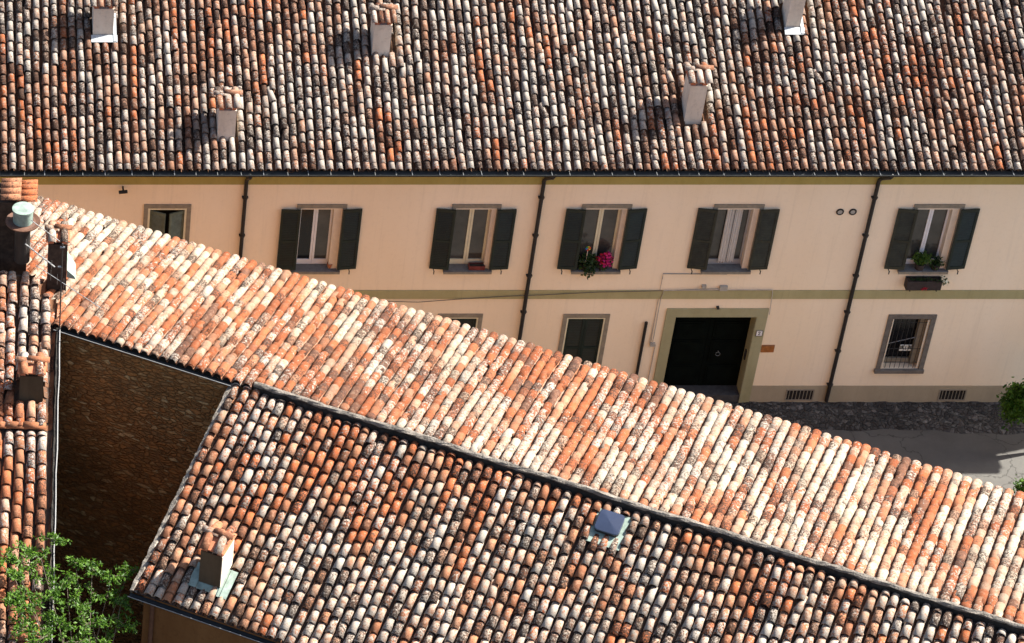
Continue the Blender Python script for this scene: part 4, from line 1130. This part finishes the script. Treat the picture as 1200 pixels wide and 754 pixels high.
def big_tree():
    rg = np.random.default_rng(41)
    t = thing('courtyard_tree', 'leafy green tree rising in the dark courtyard at the lower left', 'tree', tuple(tb))
    m = MB(); pts = []
    k = 8; m.tube([tb + (fork - tb) * i / k + np.array([.05 * math.sin(i * 1.3), .05 * math.cos(i * 1.7), 0]) for i in range(k + 1)], [.13 * (1 - .45 * i / k) for i in range(k + 1)], 9)
    pads = [(30, 640, 8.1, .30), (62, 632, 8.0, .24), (48, 655, 8.0, .26), (22, 672, 8.1, .24), (88, 660, 7.8, .22), (78, 680, 7.8, .20), (108, 668, 7.7, .22), (132, 676, 7.6, .20), (152, 668, 7.5, .22), 
            (60, 700, 7.9, .24), (35, 712, 8.0, .24), (142, 706, 7.3, .20), (92, 712, 7.5, .24), (68, 732, 7.6, .26), (28, 738, 7.9, .26), (108, 730, 7.4, .26), (146, 732, 7.1, .24), (50, 748, 7.8, .26), (92, 752, 7.5, .28), (12, 700, 8.1, .24), (8, 655, 8.2, .24)]
    for (u, v_, z_, rad) in pads:
        c = onZ(u, v_, z_); vv = c - fork; c1 = rg.normal(0, .12, 3); n = 7
        P_ = [fork + vv * (i / n) + (c1 + np.array([0, 0, .16])) * math.sin(math.pi * i / n) for i in range(n + 1)]
        m.tube(P_, [.018 * (1 - .8 * i / n) + .002 for i in range(n + 1)], 6, caps=False)
        for k in range(9):
            w_ = rg.uniform(0, 2 * math.pi); L1 = rad * rg.uniform(.6, 1.35)
            d = np.array([math.cos(w_), math.sin(w_), rg.normal(0, .16)]); q0 = P_[-1] if k % 3 else P_[-2]; q1 = q0 + d * L1
            m.tube([q0, (q0 + q1) / 2 + rg.normal(0, .02, 3), q1], [.006, .004, .002], 5, caps=False)
            for j in range(32):
                f = rg.uniform(.25, 1.08); pts.append(q0 + d * L1 * f + rg.normal(0, .036, 3) * np.array([1, 1, .7]))
    m.build('trunk', 'twig_pale', t)
    leaf_mesh(pts, .088, rg, .5).build('crown', 'leaf_bright', t, tint=True)
big_tree()
def shrub(name, base, c, rad, label, seed, n, size, mat='leaf_bright', flat=(1, 1, 1)):
    rg = np.random.default_rng(seed)
    t = thing(name, label, 'shrub', tuple(base), 'shrubs in the street')
    m = MB(); base = np.array(base); c = np.array(c); pts = []
    for k in range(40):
        d = rg.normal(0, 1, 3); d[2] = abs(d[2]) * 1.1 - .55; d /= np.linalg.norm(d); e = c + d * rad * np.array([.8, .8, 1.0]) * np.array(flat) * rg.uniform(.35, 1.0)
        m.tube([base, base + (c - base) * .6 + rg.normal(0, .05, 3), e], [.03, .015, .004], 5, caps=False)
        for _ in range(n // 40): pts.append(e + rg.normal(0, rad * .17, 3) * np.array(flat))
    m.build('stems', 'bark', t)
    leaf_mesh(pts, size, rg, .5).build('crown', mat, t, tint=True)
p = onY(1204, 474, -1.88)
shrub('street_shrub', (p[0] + .75, -1.75, -.116), p, .74, 'tall leafy shrub by the facade at the right edge of the street', 51, 6500, .115, flat=(.9, .30, .98))
p = onZ(1203, 573, .35)
shrub('low_shrub', (p[0] + .1, p[1], -.116), p, .34, 'small shrub peeping over the far eave at the lower right edge', 52, 700, .10)

# ------------------------------------------------------------------ light, sky, camera
S = np.array([.93, .245, 1.0]); S /= np.linalg.norm(S)
sun = bpy.data.lights.new('sun', 'SUN'); sun.energy = 5.0; sun.angle = R_(.5); sun.color = (1.0, .955, .88)
so_ = bpy.data.objects.new('sun', sun); COL.objects.link(so_); so_.rotation_euler = Vector(S).to_track_quat('Z', 'Y').to_euler(); so_.location = (20, -10, 40)
w = bpy.data.worlds.new('World'); scene.world = w; w.use_nodes = True
nt = w.node_tree; bg = nt.nodes['Background']; sk_ = nt.nodes.new('ShaderNodeTexSky'); sk_.sky_type = 'NISHITA'; sk_.sun_disc = False
sk_.dust_density = 3.0; sk_.ozone_density = .3; sk_.air_density = .8
sk_.sun_elevation = math.asin(S[2]); sk_.sun_rotation = math.atan2(S[0], S[1])
nt.links.new(sk_.outputs[0], bg.inputs[0]); bg.inputs[1].default_value = .078
cam = bpy.data.cameras.new('camera'); co = bpy.data.objects.new('camera', cam); COL.objects.link(co); scene.camera = co
co.location = tuple(CAM); co.rotation_euler = (math.pi / 2 - TH, 0, 0)
cam.sensor_width = 36; cam.sensor_fit = 'HORIZONTAL'; cam.lens = F / 1200 * 36; cam.shift_x = (600 - PX) / 1200; cam.shift_y = 0
cam.clip_start = 1; cam.clip_end = 2000
vs_ = scene.view_settings; vs_.view_transform = 'Standard'; vs_.look = 'None'; vs_.exposure = 1.85; vs_.gamma = 1; vs_.use_curve_mapping = False
